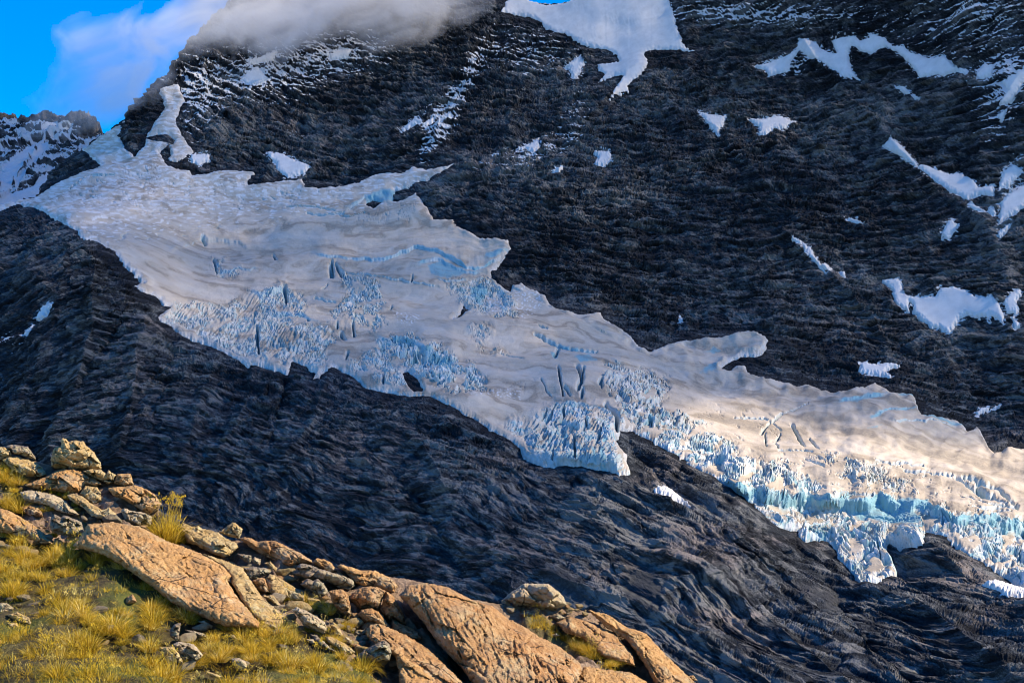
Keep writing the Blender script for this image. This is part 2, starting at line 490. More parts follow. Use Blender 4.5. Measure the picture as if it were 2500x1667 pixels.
PATCHES = [  # outline, label
 (tr('B',1545,460,1600,420,1640,390,1665,420,1640,500,1600,540,1575,500,1580,470), "small snow patch left of the forked tail of the top snowfield"),
 (tr('A',1650,545,1690,500,1760,465,1790,510,1830,545,1760,580,1680,570), "small squarish snow patch just under the cloud on the dark peak"),
 (tr('A',1680,410,1780,400,1890,350,1860,410,1720,440), "faint snow patch half hidden in the cloud on the peak"),
 (tr('A',1310,1060,1420,1065,1435,1100,1360,1130,1300,1095), "rounded snow patch on the dark rock knob at the glacier head"),
 (tr('A',1820,1045,1930,1055,2000,1095,2120,1140,2080,1180,1970,1215,1890,1160,1890,1120,1860,1085), "broad snow patch in a rock hollow just above the upper glacier"),
 (tr('B',490,830,525,805,555,825,500,865,420,905,445,870), "thin pointed snow streak midway down the central rock face"),
 (tr('B',560,855,640,810,630,840,590,860), "tiny snow streak on the central rock face beside a longer pointed streak"),
 (tr('B',1215,1020,1290,990,1360,950,1360,1020,1320,1050,1280,1020), "slanting ragged snow patch on the rib above the glacier's rocky notch"),
 (tr('B',1745,1045,1840,1045,1855,1100,1800,1135,1745,1125,1770,1070), "compact white snow patch alone in the middle of the dark wall"),
 (tr('A',2260,370,2330,350,2400,345,2380,400,2270,410), "snow patch on a ledge at the lower rim of the cloud"),
 (tr('B',1460,1175,1515,1150,1500,1170), "tiny snow fleck below the ragged slanting patch on the rib"),
 (tr('C',525,460,600,440,740,390,800,340,815,295,860,272,950,320,960,345,1060,375,1075,370,1050,285,1110,265,1200,255,1240,290,1300,260,1300,240,1390,260,
   1450,320,1530,320,1560,355,1700,400,1800,390,1830,410,1890,470,1980,490,1960,510,1900,480,1800,520,1760,510,1640,525,1580,440,1480,350,1400,310,1310,370,
   1250,350,1180,305,1150,370,1170,480,1220,545,1180,525,1130,530,1000,440,930,400,880,390,820,340,760,420,740,490,610,520,590,480),
   "long zigzag band of snow high on the right wall"),
 (tr('C',2035,510,2080,440,2150,445,2130,520,2060,545), "small snow patch right of the long zigzag snow band"),
 (tr('C',2190,715,2250,620,2215,570,2352,480,2400,470,2352,560,2270,690), "steep pointed snow streak high at the right edge"),
 (tr('C',2180,795,2220,760,2230,780,2200,825), "tiny snow patch under the steep pointed streak at the right edge"),
 (tr('C',140,770,220,795,310,800,290,860,265,875,265,925,200,850), "triangular snow patch pierced by rock on a spur of the right wall"),
 (tr('C',480,830,560,820,680,790,780,830,700,880,640,880,600,920,545,925,550,865), "flat topped snow patch with a hanging tail on the right wall"),
 (tr('C',1485,600,1530,598,1575,640,1540,635), "small oval snow patch below the zigzag snow band"),
 (tr('C',1600,660,1645,680,1610,680), "snow fleck just right of the small oval patch"),
 (tr('C',1395,1000,1450,950,1500,990,1560,1050,1630,1140,1660,1125,1720,1150,1840,1190,1900,1180,2010,1240,2040,1290,2140,1275,2145,1340,2060,1330,1970,1360,
   1850,1310,1720,1210,1640,1150,1550,1090), "long slanting snow tongue widening down to the right on the wall"),
 (tr('C',1970,1400,2030,1415,2090,1450,2020,1435), "thin snow sliver just below the long slanting snow tongue"),
 (tr('C',2110,1440,2150,1430,2160,1470,2130,1470), "snow fleck below the right end of the slanting snow tongue"),
 (tr('C',2185,1300,2210,1180,2290,1125,2335,1170,2320,1200,2230,1270), "upper of two leaning snow patches at the right edge of the wall"),
 (tr('C',2185,1530,2200,1390,2260,1330,2352,1260,2420,1280,2352,1420,2240,1490), "lower and larger of two leaning snow patches at the right edge"),
 (tr('F',1790,70,1830,95,1880,40,1895,0,1870,-30,1840,-20,1815,20), "egg shaped snow patch above the big bowl shaped snowfield"),
 (tr('C',1137,1505,1160,1500,1245,1535,1200,1530), "thin flat snow sliver in the middle of the right wall"),
 (tr('F',770,85,840,130,890,165,940,250,1000,330,960,290,900,220,840,140), "narrow curved snow line along a rock crest"),
 (tr('F',965,280,990,265,1030,305,990,300), "tiny snow patch at the foot of the narrow curved snow line"),
 (tr('F',1095,325,1120,330,1125,360,1100,345), "small snow fleck right of the narrow curved snow line"),
 (tr('F',1390,390,1430,380,1490,375,1515,400,1520,470,1580,495,1750,495,1770,470,1790,440,1880,430,1960,455,2020,490,2100,500,2130,485,2180,540,2215,620,
   2210,670,2160,630,2110,610,2120,650,2090,620,2020,625,1960,610,1910,640,1870,700,1840,745,1780,705,1720,700,1650,640,1600,600,1600,550,1570,525,1560,590,
   1480,540,1460,480,1455,440), "big bowl shaped snowfield with a narrow left arm on the right wall"),
 (tr('F',2220,530,2260,480,2320,445,2335,475,2300,520,2315,590,2270,640,2310,670,2320,700,2290,710,2280,640,2290,600,2240,605), "bent snow strip beside the big bowl shaped snowfield"),
 (tr('F',2180,80,2190,50,2255,5,2230,50,2190,90), "thin leaning snow streak at the right edge above the bent strip"),
 (tr('F',1230,1005,1235,955,1270,940,1300,955,1370,965,1410,950,1495,970,1430,985,1400,1010,1440,1045,1340,1025), "flat snow patch low on the right wall just above the glacier"),
 (tr('F',2025,1285,2060,1250,2110,1255,2040,1290), "left of two thin snow slivers low on the right wall"),
 (tr('F',2125,1255,2190,1235,2150,1255), "right of two thin snow slivers low on the right wall"),
 (tr('E',2320,650,2335,640,2340,655,2325,662), "tiny lone snow dot on dark rock above the small ice apron"),
 (tr('D',255,640,300,560,365,530,350,560,300,630,265,645), "upper of two slim snow patches on the dark left wall"),
 (tr('D',190,750,235,685,230,720,200,755), "lower and smaller of two slim snow patches on the dark left wall"),
 (tr('H',1750,390,1820,395,1960,500,1900,475,1790,420), "thin snow streak in the gully right of the hanging ice tongue"),
 (tr('Q',1950,1280,2080,1262,2352,1350,2352,1390,2200,1380,2050,1310), "sunlit snow strip on rock under the lower icefall at right edge"),
]

# --- bedrock grid
NC, NR = 1190, 770
gx = np.linspace(-170, 2670, NC).astype(F32)
ytop = np.interp(gx, SKYLINE[:, 0], SKYLINE[:, 1])
ytop = ytop + 3.0 * n2(gx / 16, gx * 0, 5) + 1.6 * n2(gx / 5, gx * 0 + 3, 6)
tt = np.linspace(0, 1, NR)[:, None] ** 1.0
GXX = np.repeat(gx[None], NR, 0)
GYY = (ytop[None] + tt * (1860 - ytop[None])).astype(F32)
D0 = base_depth(GXX, GYY)
P0 = place(GXX, GYY, D0)
N0 = blur(grid_normals(P0).astype(F32), 5)
N0 /= np.linalg.norm(N0, axis=-1)[..., None]

SG = np.maximum(sdf(GXX, GYY, GLACIER, 90), sdf(GXX, GYY, SNOWFIELD, 60))
for il in ISLANDS: SG = np.minimum(SG, -sdf(GXX, GYY, il, 60))
SPT = np.full(GXX.shape, -60, F32)
for pts, _ in PATCHES: SPT = np.maximum(SPT, sdf(GXX, GYY, pts, 40))

WX = P0[..., 0].astype(F32)
WS = (0.6 * P0[..., 1] + 0.8 * P0[..., 2]).astype(F32)
w1 = fbm(WX / 130, WS / 130, 11, 3); w2 = fbm(WX / 130, WS / 130, 17, 3)
ax = WX + 13 * w1; as_ = WS + 13 * w2

# bedding direction (degrees, positive = falling to the right)
TH = TPS([(300,300,60),(450,250,70),(700,250,66),(1000,200,62),(1300,150,50),(1600,100,45),(2000,100,44),(2450,100,42),(1300,400,50),(1600,350,44),(2000,300,46),
 (2400,300,45),(1300,620,50),(1700,600,40),(2100,650,42),(2450,650,40),(1900,850,44),(2300,950,44),(200,700,20),(100,1000,20),(400,950,50),(700,1050,72),
 (950,1050,70),(1100,1150,58),(700,1300,66),(1000,1350,60),(1300,1250,68),(1500,1300,72),(1800,1350,74),(2050,1500,74),(1600,1550,72),(2350,1400,64),
 (2400,1600,72),(500,1200,90),(200,1300,60)], lam=3e-2)
_th = TH(GXX, GYY) - 34.0          # stored with an offset of 34 so that the log stays defined
_th = _th + 15 * sstep(1050, 1220, GYY + .1 * (GXX - 1500)) * sstep(950, 1250, GXX) + 7 * sstep(1000, 1400, GXX) * sstep(500, 200, GYY)
_th = np.clip(_th + 9 * w1, -30, 58)
ORI = [-28.0, -4.0, 12.0, 26.0, 40.0, 56.0]

def oriented(a, s, k, base):
    t = R(ORI[k]); c, sn = math.cos(t), math.sin(t)
    return a * c - s * sn, a * sn + s * c      # along, across

slope_zone = (1 + .55 * sstep(1050, 1250, GYY + .12 * (GXX - 1500)) * sstep(900, 1250, GXX)).astype(F32)
rock = np.zeros(GXX.shape, F32); tone = np.zeros(GXX.shape, F32); fine = np.zeros(GXX.shape, F32)
ori = np.array(ORI)
for k in range(len(ORI)):
    lo = ori[k - 1] if k else -1e3; hi = ori[k + 1] if k + 1 < len(ORI) else 1e3
    wgt = np.minimum(np.clip((_th - lo) / (ori[k] - lo), 0, 1), np.clip((hi - _th) / (hi - ori[k]), 0, 1)).astype(F32)
    m = wgt > 0.001
    if not m.any(): continue
    u, v = oriented(ax[m], as_[m], k, 0); s = 100 * k
    r1 = ridge(u / 170, v / 30, s + 1, 2); r2 = ridge(u / 60, v / 11, s + 5, 2); r3 = ridge(u / 15, v / 4.2, s + 9, 2)
    ph = v / 13 + 0.9 * n2(u / 70, v / 25, s + 14) + 0.5 * n2(u / 20, v / 12, s + 15)
    saw = ph - np.floor(ph); saw = np.where(saw < 0.75, saw / 0.75, (1 - saw) / 0.25) - 0.5
    ph2 = v / 4.6 + 0.8 * n2(u / 26, v / 9, s + 16)
    saw2 = ph2 - np.floor(ph2); saw2 = np.where(saw2 < 0.7, saw2 / 0.7, (1 - saw2) / 0.3) - 0.5
    q1 = vor2(u / 30 + .3 * n2(u / 40, v / 20, s + 51), v / 8.5, s + 53); q2 = vor2(u / 10, v / 2.9, s + 57)
    slab = 3.6 * (q1[2] - .5) + 3.4 * (q1[5] * (q1[3] - .5) * 1.3 + q1[6] * (q1[4] - .5)) * 2 - 1.2 * np.exp(-((q1[1] - q1[0]) / .05) ** 2)
    slab = slab + 1.5 * (q2[2] - .5) + 1.5 * (q2[5] * (q2[3] - .5) + q2[6] * (q2[4] - .5)) * 2
    msk = 0.35 + 0.65 * sstep(-0.3, 0.4, n2(u / 60, v / 60, s + 21))
    rock[m] += wgt[m] * (slope_zone[m] * (7.5 * r1 + 2.0 * r2) + .9 * r3 + slab + (3.2 * saw + 1.9 * saw2) * msk)
    tone[m] += wgt[m] * (.55 * (q1[2] - .5) + .6 * (q2[2] - .5) - .35 * np.exp(-((q1[1] - q1[0]) / .06) ** 2) + 0.5 * n2(u / 90, v / 9, s + 31) + 0.65 * n2(u / 34, v / 3.5, s + 33) + 0.6 * n2(u / 11, v / 1.6, s + 35))
gul = ridge(ax / 75, as_ / 260, 501, 3)
blk1 = vor2(ax / 17, as_ / 13, 601); blk2 = vor2(ax / 6.5, as_ / 5, 607)
rock += 5.5 * gul / slope_zone + 2.5 * fbm(WX / 60, WS / 60, 511, 3)
rock += 1.5 * (blk1[2] - 0.5) + 1.2 * (blk1[5] * (blk1[3] - .5) + blk1[6] * (blk1[4] - .5)) * 3 + .8 * (blk2[2] - 0.5)
rock += 1.0 * fbm(WX / 5, WS / 5, 521, 2)
big = fbm(WX / 240, WS / 240, 541, 3)

near_ice = sstep(-34, -2, SG); under = sstep(0, 26, SG)
near_p = sstep(-10, 0, SPT)
# scree aprons lie smooth
SCREE = [tr('O',640,80,830,60,1000,200,1220,420,1050,400,850,280), tr('O',1600,60,1800,60,1900,250,1850,450,1600,350,1500,250), tr('I',700,960,900,1000,1010,1040,920,1110,650,980)]
sc = np.zeros(GXX.shape, F32)
for p in SCREE: sc = np.maximum(sc, sstep(-22, 16, sdf(GXX, GYY, p, 60) + 14 * n2(GXX / 18, GYY / 18, 77)))
amp = (1 - 0.55 * near_ice) * (1 - 0.8 * near_p) * (1 - 0.75 * sc)
ROCKDISP = rock * amp * np.clip(D0 / 1500, 0.55, 1.5) ** 0.8
ND = N0 * np.array([1, 1, .28], F32); ND /= np.linalg.norm(ND, axis=-1)[..., None]
PR = P0 + ND * ROCKDISP[..., None] - N0 * (30 * under + 3.0 * sstep(-2, 6, SPT))[..., None]
NR_ = grid_normals(PR)
NRb = blur(NR_.astype(F32), 2)

# --- snow dusting (white powder held on ledges), rust and tone masks
def blob(cx, cy, rx, ry, rot=0):
    c, s = math.cos(R(rot)), math.sin(R(rot))
    dx, dy = GXX - cx, GYY - cy
    return np.exp(-(((dx * c + dy * s) / rx) ** 2 + ((-dx * s + dy * c) / ry) ** 2))
dz = (1.0 * blob(620, 190, 200, 70) + 0.7 * blob(480, 260, 60, 110) + 0.9 * blob(830, 120, 160, 60) + 1.0 * blob(1130, 210, 26, 150, 28) + 0.6 * blob(1060, 290, 60, 60)
      + 0.75 * blob(1300, 130, 130, 80) + 0.9 * blob(1950, 160, 60, 26, -25) + 0.8 * blob(1750, 30, 260, 28) + 0.9 * blob(2400, 30, 130, 60) + 1.0 * blob(2450, 230, 60, 130, 20)
      + 0.55 * blob(2330, 160, 160, 60) + 0.9 * blob(2470, 480, 40, 120, 15) + 0.75 * blob(1290, 380, 70, 40, -30) + 0.6 * blob(1400, 300, 40, 110, 20) + 0.5 * blob(1180, 400, 60, 25, -30)
      + 0.5 * blob(1900, 40, 200, 50) + 0.45 * blob(30, 830, 60, 60) + 0.5 * blob(1050, 360, 40, 60, 25) + 0.4 * blob(2200, 60, 200, 60) + 0.35*blob(700,330,130,60))
dusty = dz + 0.55 * fbm(WX / 16, WS / 9, 551, 4) + 1.1 * (NR_[..., 2] - NRb[..., 2] * 0.6 - 0.25)
dust = sstep(0.82, 1.12, dusty) * sstep(0.12, 0.5, dz)
flake = sstep(0.62, 0.86, n2(ax / 5.0, as_ / 2.2, 571) + 0.5 * (NR_[..., 2] - 0.45)) * sstep(0.12, 0.7, dz + 0.3)
dust = np.maximum(dust, 0.8 * flake * sstep(0.05, 0.5, dz))
# fines of snow round the edge of every patch
dust = np.maximum(dust, sstep(0.1, 0.5, n2(ax / 7, as_ / 3, 577) + 0.6 * sstep(-16, 0, SPT) - 0.35) * sstep(-16, -1, SPT))
rust = sstep(0.15, 0.75, fbm(WX / 85, WS / 45, 581, 4) + 0.1)
rust = np.maximum(rust, 0.9 * sstep(-20, 20, sdf(GXX, GYY, tr('O',470,-20,640,0,760,150,700,180,560,90), 60)))
tone = tone - .7 * np.exp(-np.abs(SG + 1) / 6) + 0.6 * (blk1[2] - 0.5) + 0.45 * (blk2[2] - 0.5) + 0.55 * big + .30 * (slope_zone - 1)  # dark band along ice and snowfield edges: gap shade put into rock tone
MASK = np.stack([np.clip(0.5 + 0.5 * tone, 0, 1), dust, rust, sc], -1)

# back of the mountain: rows that fall away behind the skyline, so that it is a solid ridge
BK = [(6, 25), (30, 120), (120, 420), (420, 1100)]
rows = []; mrows = []
for dy, dd in BK[::-1]:
    rows.append(place(gx, GYY[0] + dy, D0[0] + dd)); mrows.append(MASK[0])
ZN = np.stack([sstep(-8, 26, _th), sstep(-4, -26, _th), np.zeros_like(_th), np.zeros_like(_th)], -1).astype(F32)
ZN = np.concatenate([np.repeat(ZN[:1], 4, 0), ZN], 0)
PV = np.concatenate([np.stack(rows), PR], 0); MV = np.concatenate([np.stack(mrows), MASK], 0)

def rock_material():
    k = NT("dark_schist")
    tn, du, rust_sun, sc_ = k.attr("mask")
    co = k.coord()
    f1 = k.noise(k.coord(1, 1, 1.8), 0.33, 5, 0.65)
    f2 = k.noise(co, 0.06, 4, 0.6)
    f3 = k.noise(k.coord(1, 1, 2.2), 0.9, 3, 0.6)
    zr, zl, _, _ = k.attr("bed")
    def beds(al, de_, ac):
        a0 = k.noise(k.bedded(10, al, de_, ac), 1.0, 4, .62)
        a1 = k.noise(k.bedded(43, al, de_, ac), 1.0, 4, .62)
        a2 = k.noise(k.bedded(-26, al, de_, ac), 1.0, 4, .62)
        m_ = k.mix(zr, a0, a1); m_ = k.mix(zl, m_, a2)
        return m_
    b1 = beds(10, 6, 1.1); b2 = beds(60, 30, 7)
    f1 = k.math('ADD', k.math('MULTIPLY', f1, .45), k.math('MULTIPLY', b1, .55))
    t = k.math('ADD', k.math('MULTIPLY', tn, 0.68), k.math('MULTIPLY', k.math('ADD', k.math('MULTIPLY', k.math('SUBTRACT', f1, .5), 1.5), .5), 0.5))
    t = k.math('ADD', t, k.math('MULTIPLY', k.math('SUBTRACT', b2, .5), .45))
    t = k.math('ADD', t, k.math('MULTIPLY', k.math('SUBTRACT', k.noise(k.coord(1, 1, 1.5), 1.3, 2, .7), .5), .85))
    t = k.math('ADD', t, k.math('MULTIPLY', f2, 0.25))
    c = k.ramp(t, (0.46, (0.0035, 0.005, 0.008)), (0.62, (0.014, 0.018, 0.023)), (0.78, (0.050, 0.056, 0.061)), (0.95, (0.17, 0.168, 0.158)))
    rc = k.mix(k.math('MULTIPLY', rust_sun, 0.28), c, k.mix(1.0, c, (1.9, 1.25, 1.0), 'MULTIPLY'))
    sg = k.ramp(k.noise(co, 0.5, 6, 0.7), (0.35, (0.022, 0.025, 0.030)), (0.62, (0.050, 0.052, 0.055)), (0.72, (0.13, 0.125, 0.12)))
    rc = k.mix(sc_, rc, sg)
    cr = k.n("TexVoronoi", dict(feature='DISTANCE_TO_EDGE'), Scale=0.13, Vector=k.coord(1, 1, 1.6))
    crk = k.rng(cr.outputs["Distance"], 0.0, 0.07, 0.80, 1.0)
    rc = k.mix(1.0, rc, crk, 'MULTIPLY')
    dn = k.math('GREATER_THAN', k.math('ADD', du, k.math('MULTIPLY', k.math('SUBTRACT', f3, 0.5), 1.1)), 0.5)
    col = k.mix(dn, rc, (0.66, 0.665, 0.67))
    h = k.math('ADD', f1, k.math('MULTIPLY', f3, 0.5))
    nb = k.bump(h, 2.2, 1.0)
    nb = k.bump(crk, 0.8, 0.6, nb)
    k.surface(col, 0.85, nb, 0.25)
    return k.m
M_ROCK = rock_material()
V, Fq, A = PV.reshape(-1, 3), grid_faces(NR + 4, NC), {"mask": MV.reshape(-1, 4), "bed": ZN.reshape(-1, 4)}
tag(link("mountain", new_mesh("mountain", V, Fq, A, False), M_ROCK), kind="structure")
# ------------------------------------------------------------------ glacier
ZONES = [  # outline, cell size m (across, up), height m, freshness
 (tr('D',1080,640,1200,540,1500,560,1750,480,1950,430,2150,520,2050,700,2350,740,2250,900,2250,1000,1900,960,1500,860),13,10,4.0,.75),
 (tr('T',940,40,1040,50,1180,150,1400,220,1530,400,1430,560,1450,690,1250,690,1100,640,900,620,1000,500,1080,330),17,17,10,.8),
 (tr('T',1330,770,1700,820,2000,930,2300,1050,2520,1260,2560,1400,2250,1430,1900,1290,1740,1150,1560,1070,1450,960),11,15,11,1.0),
 (tr('T',1230,1000,1450,960,1650,1180,1880,1400,1500,1340,1050,1170),7,4,3.5,.8),
 (tr('P',90,570,400,480,610,330,800,310,1100,390,1200,560,1230,900,1320,1010,950,980,460,870,330,760),12,12,2.0,.95),
 (tr('P',1090,0,1280,40,1700,100,1640,300,1650,420,1850,430,1870,570,1600,560,1420,660,1230,600,1190,360,1050,120),17,20,10,.7),
 (np.concatenate([tr('P',1340,620,1500,480,1850,540,2100,600),tr('I',60,20,200,60,430,200,700,300,900,400,1200,450,1500,470,1700,540,2200,600,2250,1100,1000,1000,300,400,0,230)]),13,13,8.5,1.0),
 (tr('I',850,185,1000,200,1250,300,1460,430,1250,445,1050,370,930,270),9,8,6,.55),
 (tr('E',690,390,850,400,1000,370,1180,500,1230,680,1000,640,830,560),9,7,6,.8),
 (tr('E',860,720,1030,720,1000,850,1180,870,960,870),12,9,5,.3),
 (tr('D',1440,260,1540,255,1520,330,1700,360,1480,345),9,8,5,.7),
]
SCARPS = [ # crest, metres towards the camera, run above, face below (frame units), blueness
 (tr('I',240,330,420,380,600,410,900,450,1140,462,1280,452,1400,465,1500,480,1560,520,1700,560,2000,585,2300,600),26,70,42,.9),
 (tr('E',-200,212,0,214,300,225,420,185,530,148,620,175,700,200,780,235,870,285,950,285,1100,232),10,30,13,.7),
 (tr('E',480,300,600,240,690,240,780,285,900,325,1000,315),8,20,16,.8),
 (tr('T',940,30,1150,110,1400,160,1900,240,2120,290),7,30,9,.15),
 (tr('D',1130,185,1280,130,1370,98,1430,105,1580,110,1720,150),9,22,15,.25),
 (tr('T',1330,785,1500,800,1700,855,1900,930,2100,985,2300,1045),16,40,22,.8),
 (tr('F',1050,1255,1280,1180,1420,1178),8,26,13,1.0),
 (tr('F',1290,1335,1440,1272,1620,1258),6,20,9,.8),
 (tr('P',560,470,620,335,800,320,1000,350,1120,410,1190,500),10,30,16,.5),
 (tr('P',330,770,520,800,700,830,900,860,1100,880,1290,860),14,60,34,.5),
 (tr('D',1440,282,1500,325,1800,312),6,20,8,.5),
 (tr('E',610,360,760,390,900,370),6,16,9,.5),
 (tr('E',1830,930,1900,960,1980,975),8,16,14,.4),
 (tr('B',20,1440,170,1350,300,1305,385,1312),9,30,16,.7),
 (tr('T',0,330,180,370,420,300,540,330),9,24,16,.6),(tr('T',220,560,420,560,640,600,830,700),8,20,14,.6),
 (tr('F',1400,1365,1600,1345,1900,1390),6,20,8,.5),
]
CREV = [
 (tr('P',640,30,650,100,660,170,690,260),6,2.6),(tr('P',820,20,850,110,865,150,825,220),8,4),(tr('P',880,40,865,120,850,170),6,2.5),(tr('P',700,210,750,262),4,2.2),(tr('P',870,225,860,275),5,3),
 (tr('P',1025,185,1050,140,1055,210),5,2.6),(tr('P',470,140,520,230,560,265),3.5,1.4),(tr('P',800,690,800,880),7,2.4),(tr('P',590,800,585,905),6,2.4),
 (tr('P',620,335,600,400,555,470,420,600),6,2.4),(tr('P',690,400,690,470,640,520,480,690),6,2.2),(tr('P',900,520,915,600,830,690),5,2),(tr('P',1070,600,1010,760),6,3),
 (tr('P',1095,350,1150,420,1195,490,1200,610),10,4.5),(tr('P',700,350,690,420),4,2),(tr('P',530,420,470,500,330,620),4,1.8),
 (tr('F',765,1390,800,1450,850,1535),6,3),(tr('F',885,1475,950,1555),4,2),(tr('F',555,1440,620,1372,700,1322),4,2),(tr('F',610,1360,690,1430),3.5,1.5),
 (tr('F',580,1445,590,1530),4,2),(tr('F',685,1450,650,1490,672,1550),4,1.7),(tr('F',370,1335,600,1350),3,1.3),(tr('F',700,1320,880,1265),2.5,1),
 (tr('Q',920,120,1100,165,1380,192),5,2),(tr('Q',1200,232,1450,265,1650,292),5,1.8),(tr('Q',1700,312,1950,440,2180,525),6,2.8),(tr('Q',1900,380,1990,430,2080,475),7,4),
 (tr('Q',1770,310,2100,400,2200,480,2290,560),6,3),(tr('Q',1800,450,2000,520,2280,575),6,2.5),(tr('Q',1950,592,2220,612),5,2),(tr('Q',1880,570,2200,572),4,2),(tr('Q',600,440,750,445,900,467),5,1.6),
 (tr('Q',330,55,0,50),3,1.4),(tr('Q',260,140,440,190),4,1.6),
 (tr('E',1330,772,1440,810,1550,850,1750,885),5,2.6),(tr('E',1360,728,1410,742),4,1.6),(tr('E',498,365,488,402),4,1.5),(tr('E',1100,875,1250,930),2.5,1.2),(tr('E',1490,850,1470,920),5,3.5),
 (tr('D',1872,218,1890,262),7,3),(tr('D',2272,270,2262,350),7,3.5),(tr('D',2300,280,2352,380),6,2.5),(tr('D',1760,720,1770,900),6,2.6),(tr('D',1945,440,1960,560),8,4.5),(tr('D',1460,265,1480,330),5,3),
 (tr('D',1380,100,1400,150),6,3.5),(tr('D',1520,840,1640,900),3,1.6),
 (tr('T',895,65,920,155),7,4),(tr('T',740,398,850,425,950,430),4,1.6),(tr('T',1140,700,1150,800),5,2.5),(tr('T',975,705,970,745),4,2),(tr('T',1085,990,1065,1060),5,3),(tr('T',1460,1235,1470,1320),5,3),
 (tr('T',110,780,125,900),6,3),(tr('T',870,250,820,310),3,1.6),(tr('T',1555,500,1535,530),4,2),(tr('T',660,660,670,690),4,2),(tr('T',1015,790,1050,850),6,4),
 (tr('I',390,250,560,330),3,1.4),(tr('I',960,480,1230,530),3,1.2),(tr('I',1130,590,1330,605),4,1.6),(tr('I',260,320,700,420),3,1.4),
 (tr('B',0,1490,60,1500,170,1470),3,1.6),(tr('A',1960,1430,2140,1430,2290,1455),3,1.4),(tr('A',2100,1475,2200,1485,2352,1475),3,1.8),(tr('A',480,1310,620,1230,780,1215),3,1.2),
]
BLUES = [tr('F',1050,1262,1160,1225,1280,1178,1420,1180,1350,1210,1200,1262),tr('F',1285,1335,1440,1272,1620,1258,1620,1278,1450,1292,1310,1348),tr('F',1280,1412,1380,1385,1345,1412),
 tr('E',985,240,1000,200,1150,178,1085,240),tr('E',600,300,690,255,900,340,740,382,620,352),tr('E',890,420,960,410,1020,450,960,550,890,520),tr('B',170,1355,300,1300,385,1308,370,1390,285,1392,182,1402),
 tr('E',1335,772,1500,815,1750,885,1730,905,1500,842),tr('Q',880,480,1440,495,1450,570,1300,620,1390,740,1300,790,900,720,700,640,560,540),tr('F',165,882,230,838,300,852,235,884),
 tr('F',130,1020,180,985,260,960,240,1015),tr('A',640,1225,760,1210,640,1250),tr('E',1200,640,1210,640,1215,590),tr('E',1430,880,1490,880,1490,945,1450,935),tr('P',960,800,1000,790,1010,930,985,930),
 tr('P',1030,800,1080,800,1100,930,1050,940),tr('Q',1290,690,1370,680,1395,760,1330,740),tr('D',1400,1000,1440,960,1460,1000),tr('E',1600,920,1700,900,1760,960,1640,975),tr('F',1640,1300,1740,1305,1940,1390,1930,1405,1700,1340),
 tr('F',1480,1165,1590,1160,1600,1190,1500,1180)]

nc, nr = 1600, 760
hx = np.linspace(-138, 2636, nc).astype(F32); hy = np.linspace(196, 1520, nr).astype(F32)
HX, HY = np.meshgrid(hx, hy)
S = sdf(HX, HY, GLACIER, 80)
for il in ISLANDS: S = np.minimum(S, -sdf(HX, HY, il, 40))
jag = 3.0 * n2(HX / 14, HY / 14, 701) + 1.6 * n2(HX / 5.5, HY / 5.5, 702)
Sj = S + jag
live = S > -16
GD = DEPTH(HX, HY)
wxx = 9 * n2(HX / 60, HY / 60, 31); wyy = 9 * n2(HX / 60, HY / 60, 37)
GD = base_depth(HX, HY)
GP = place(HX, HY, blur(GD, 2))
gN = blur(grid_normals(GP).astype(F32), 12); gN /= np.linalg.norm(gN, axis=-1)[..., None]
mx = GP[..., 0].astype(F32); ms = (0.75 * GP[..., 1] + 0.66 * GP[..., 2]).astype(F32)
mz = (GP[..., 2] * 1.9).astype(F32)
u1 = fbm(mx / 60, ms / 60, 711, 3)

h = np.zeros(HX.shape, F32); fresh = np.zeros_like(h); blue = np.zeros_like(h); toward = np.zeros_like(h)
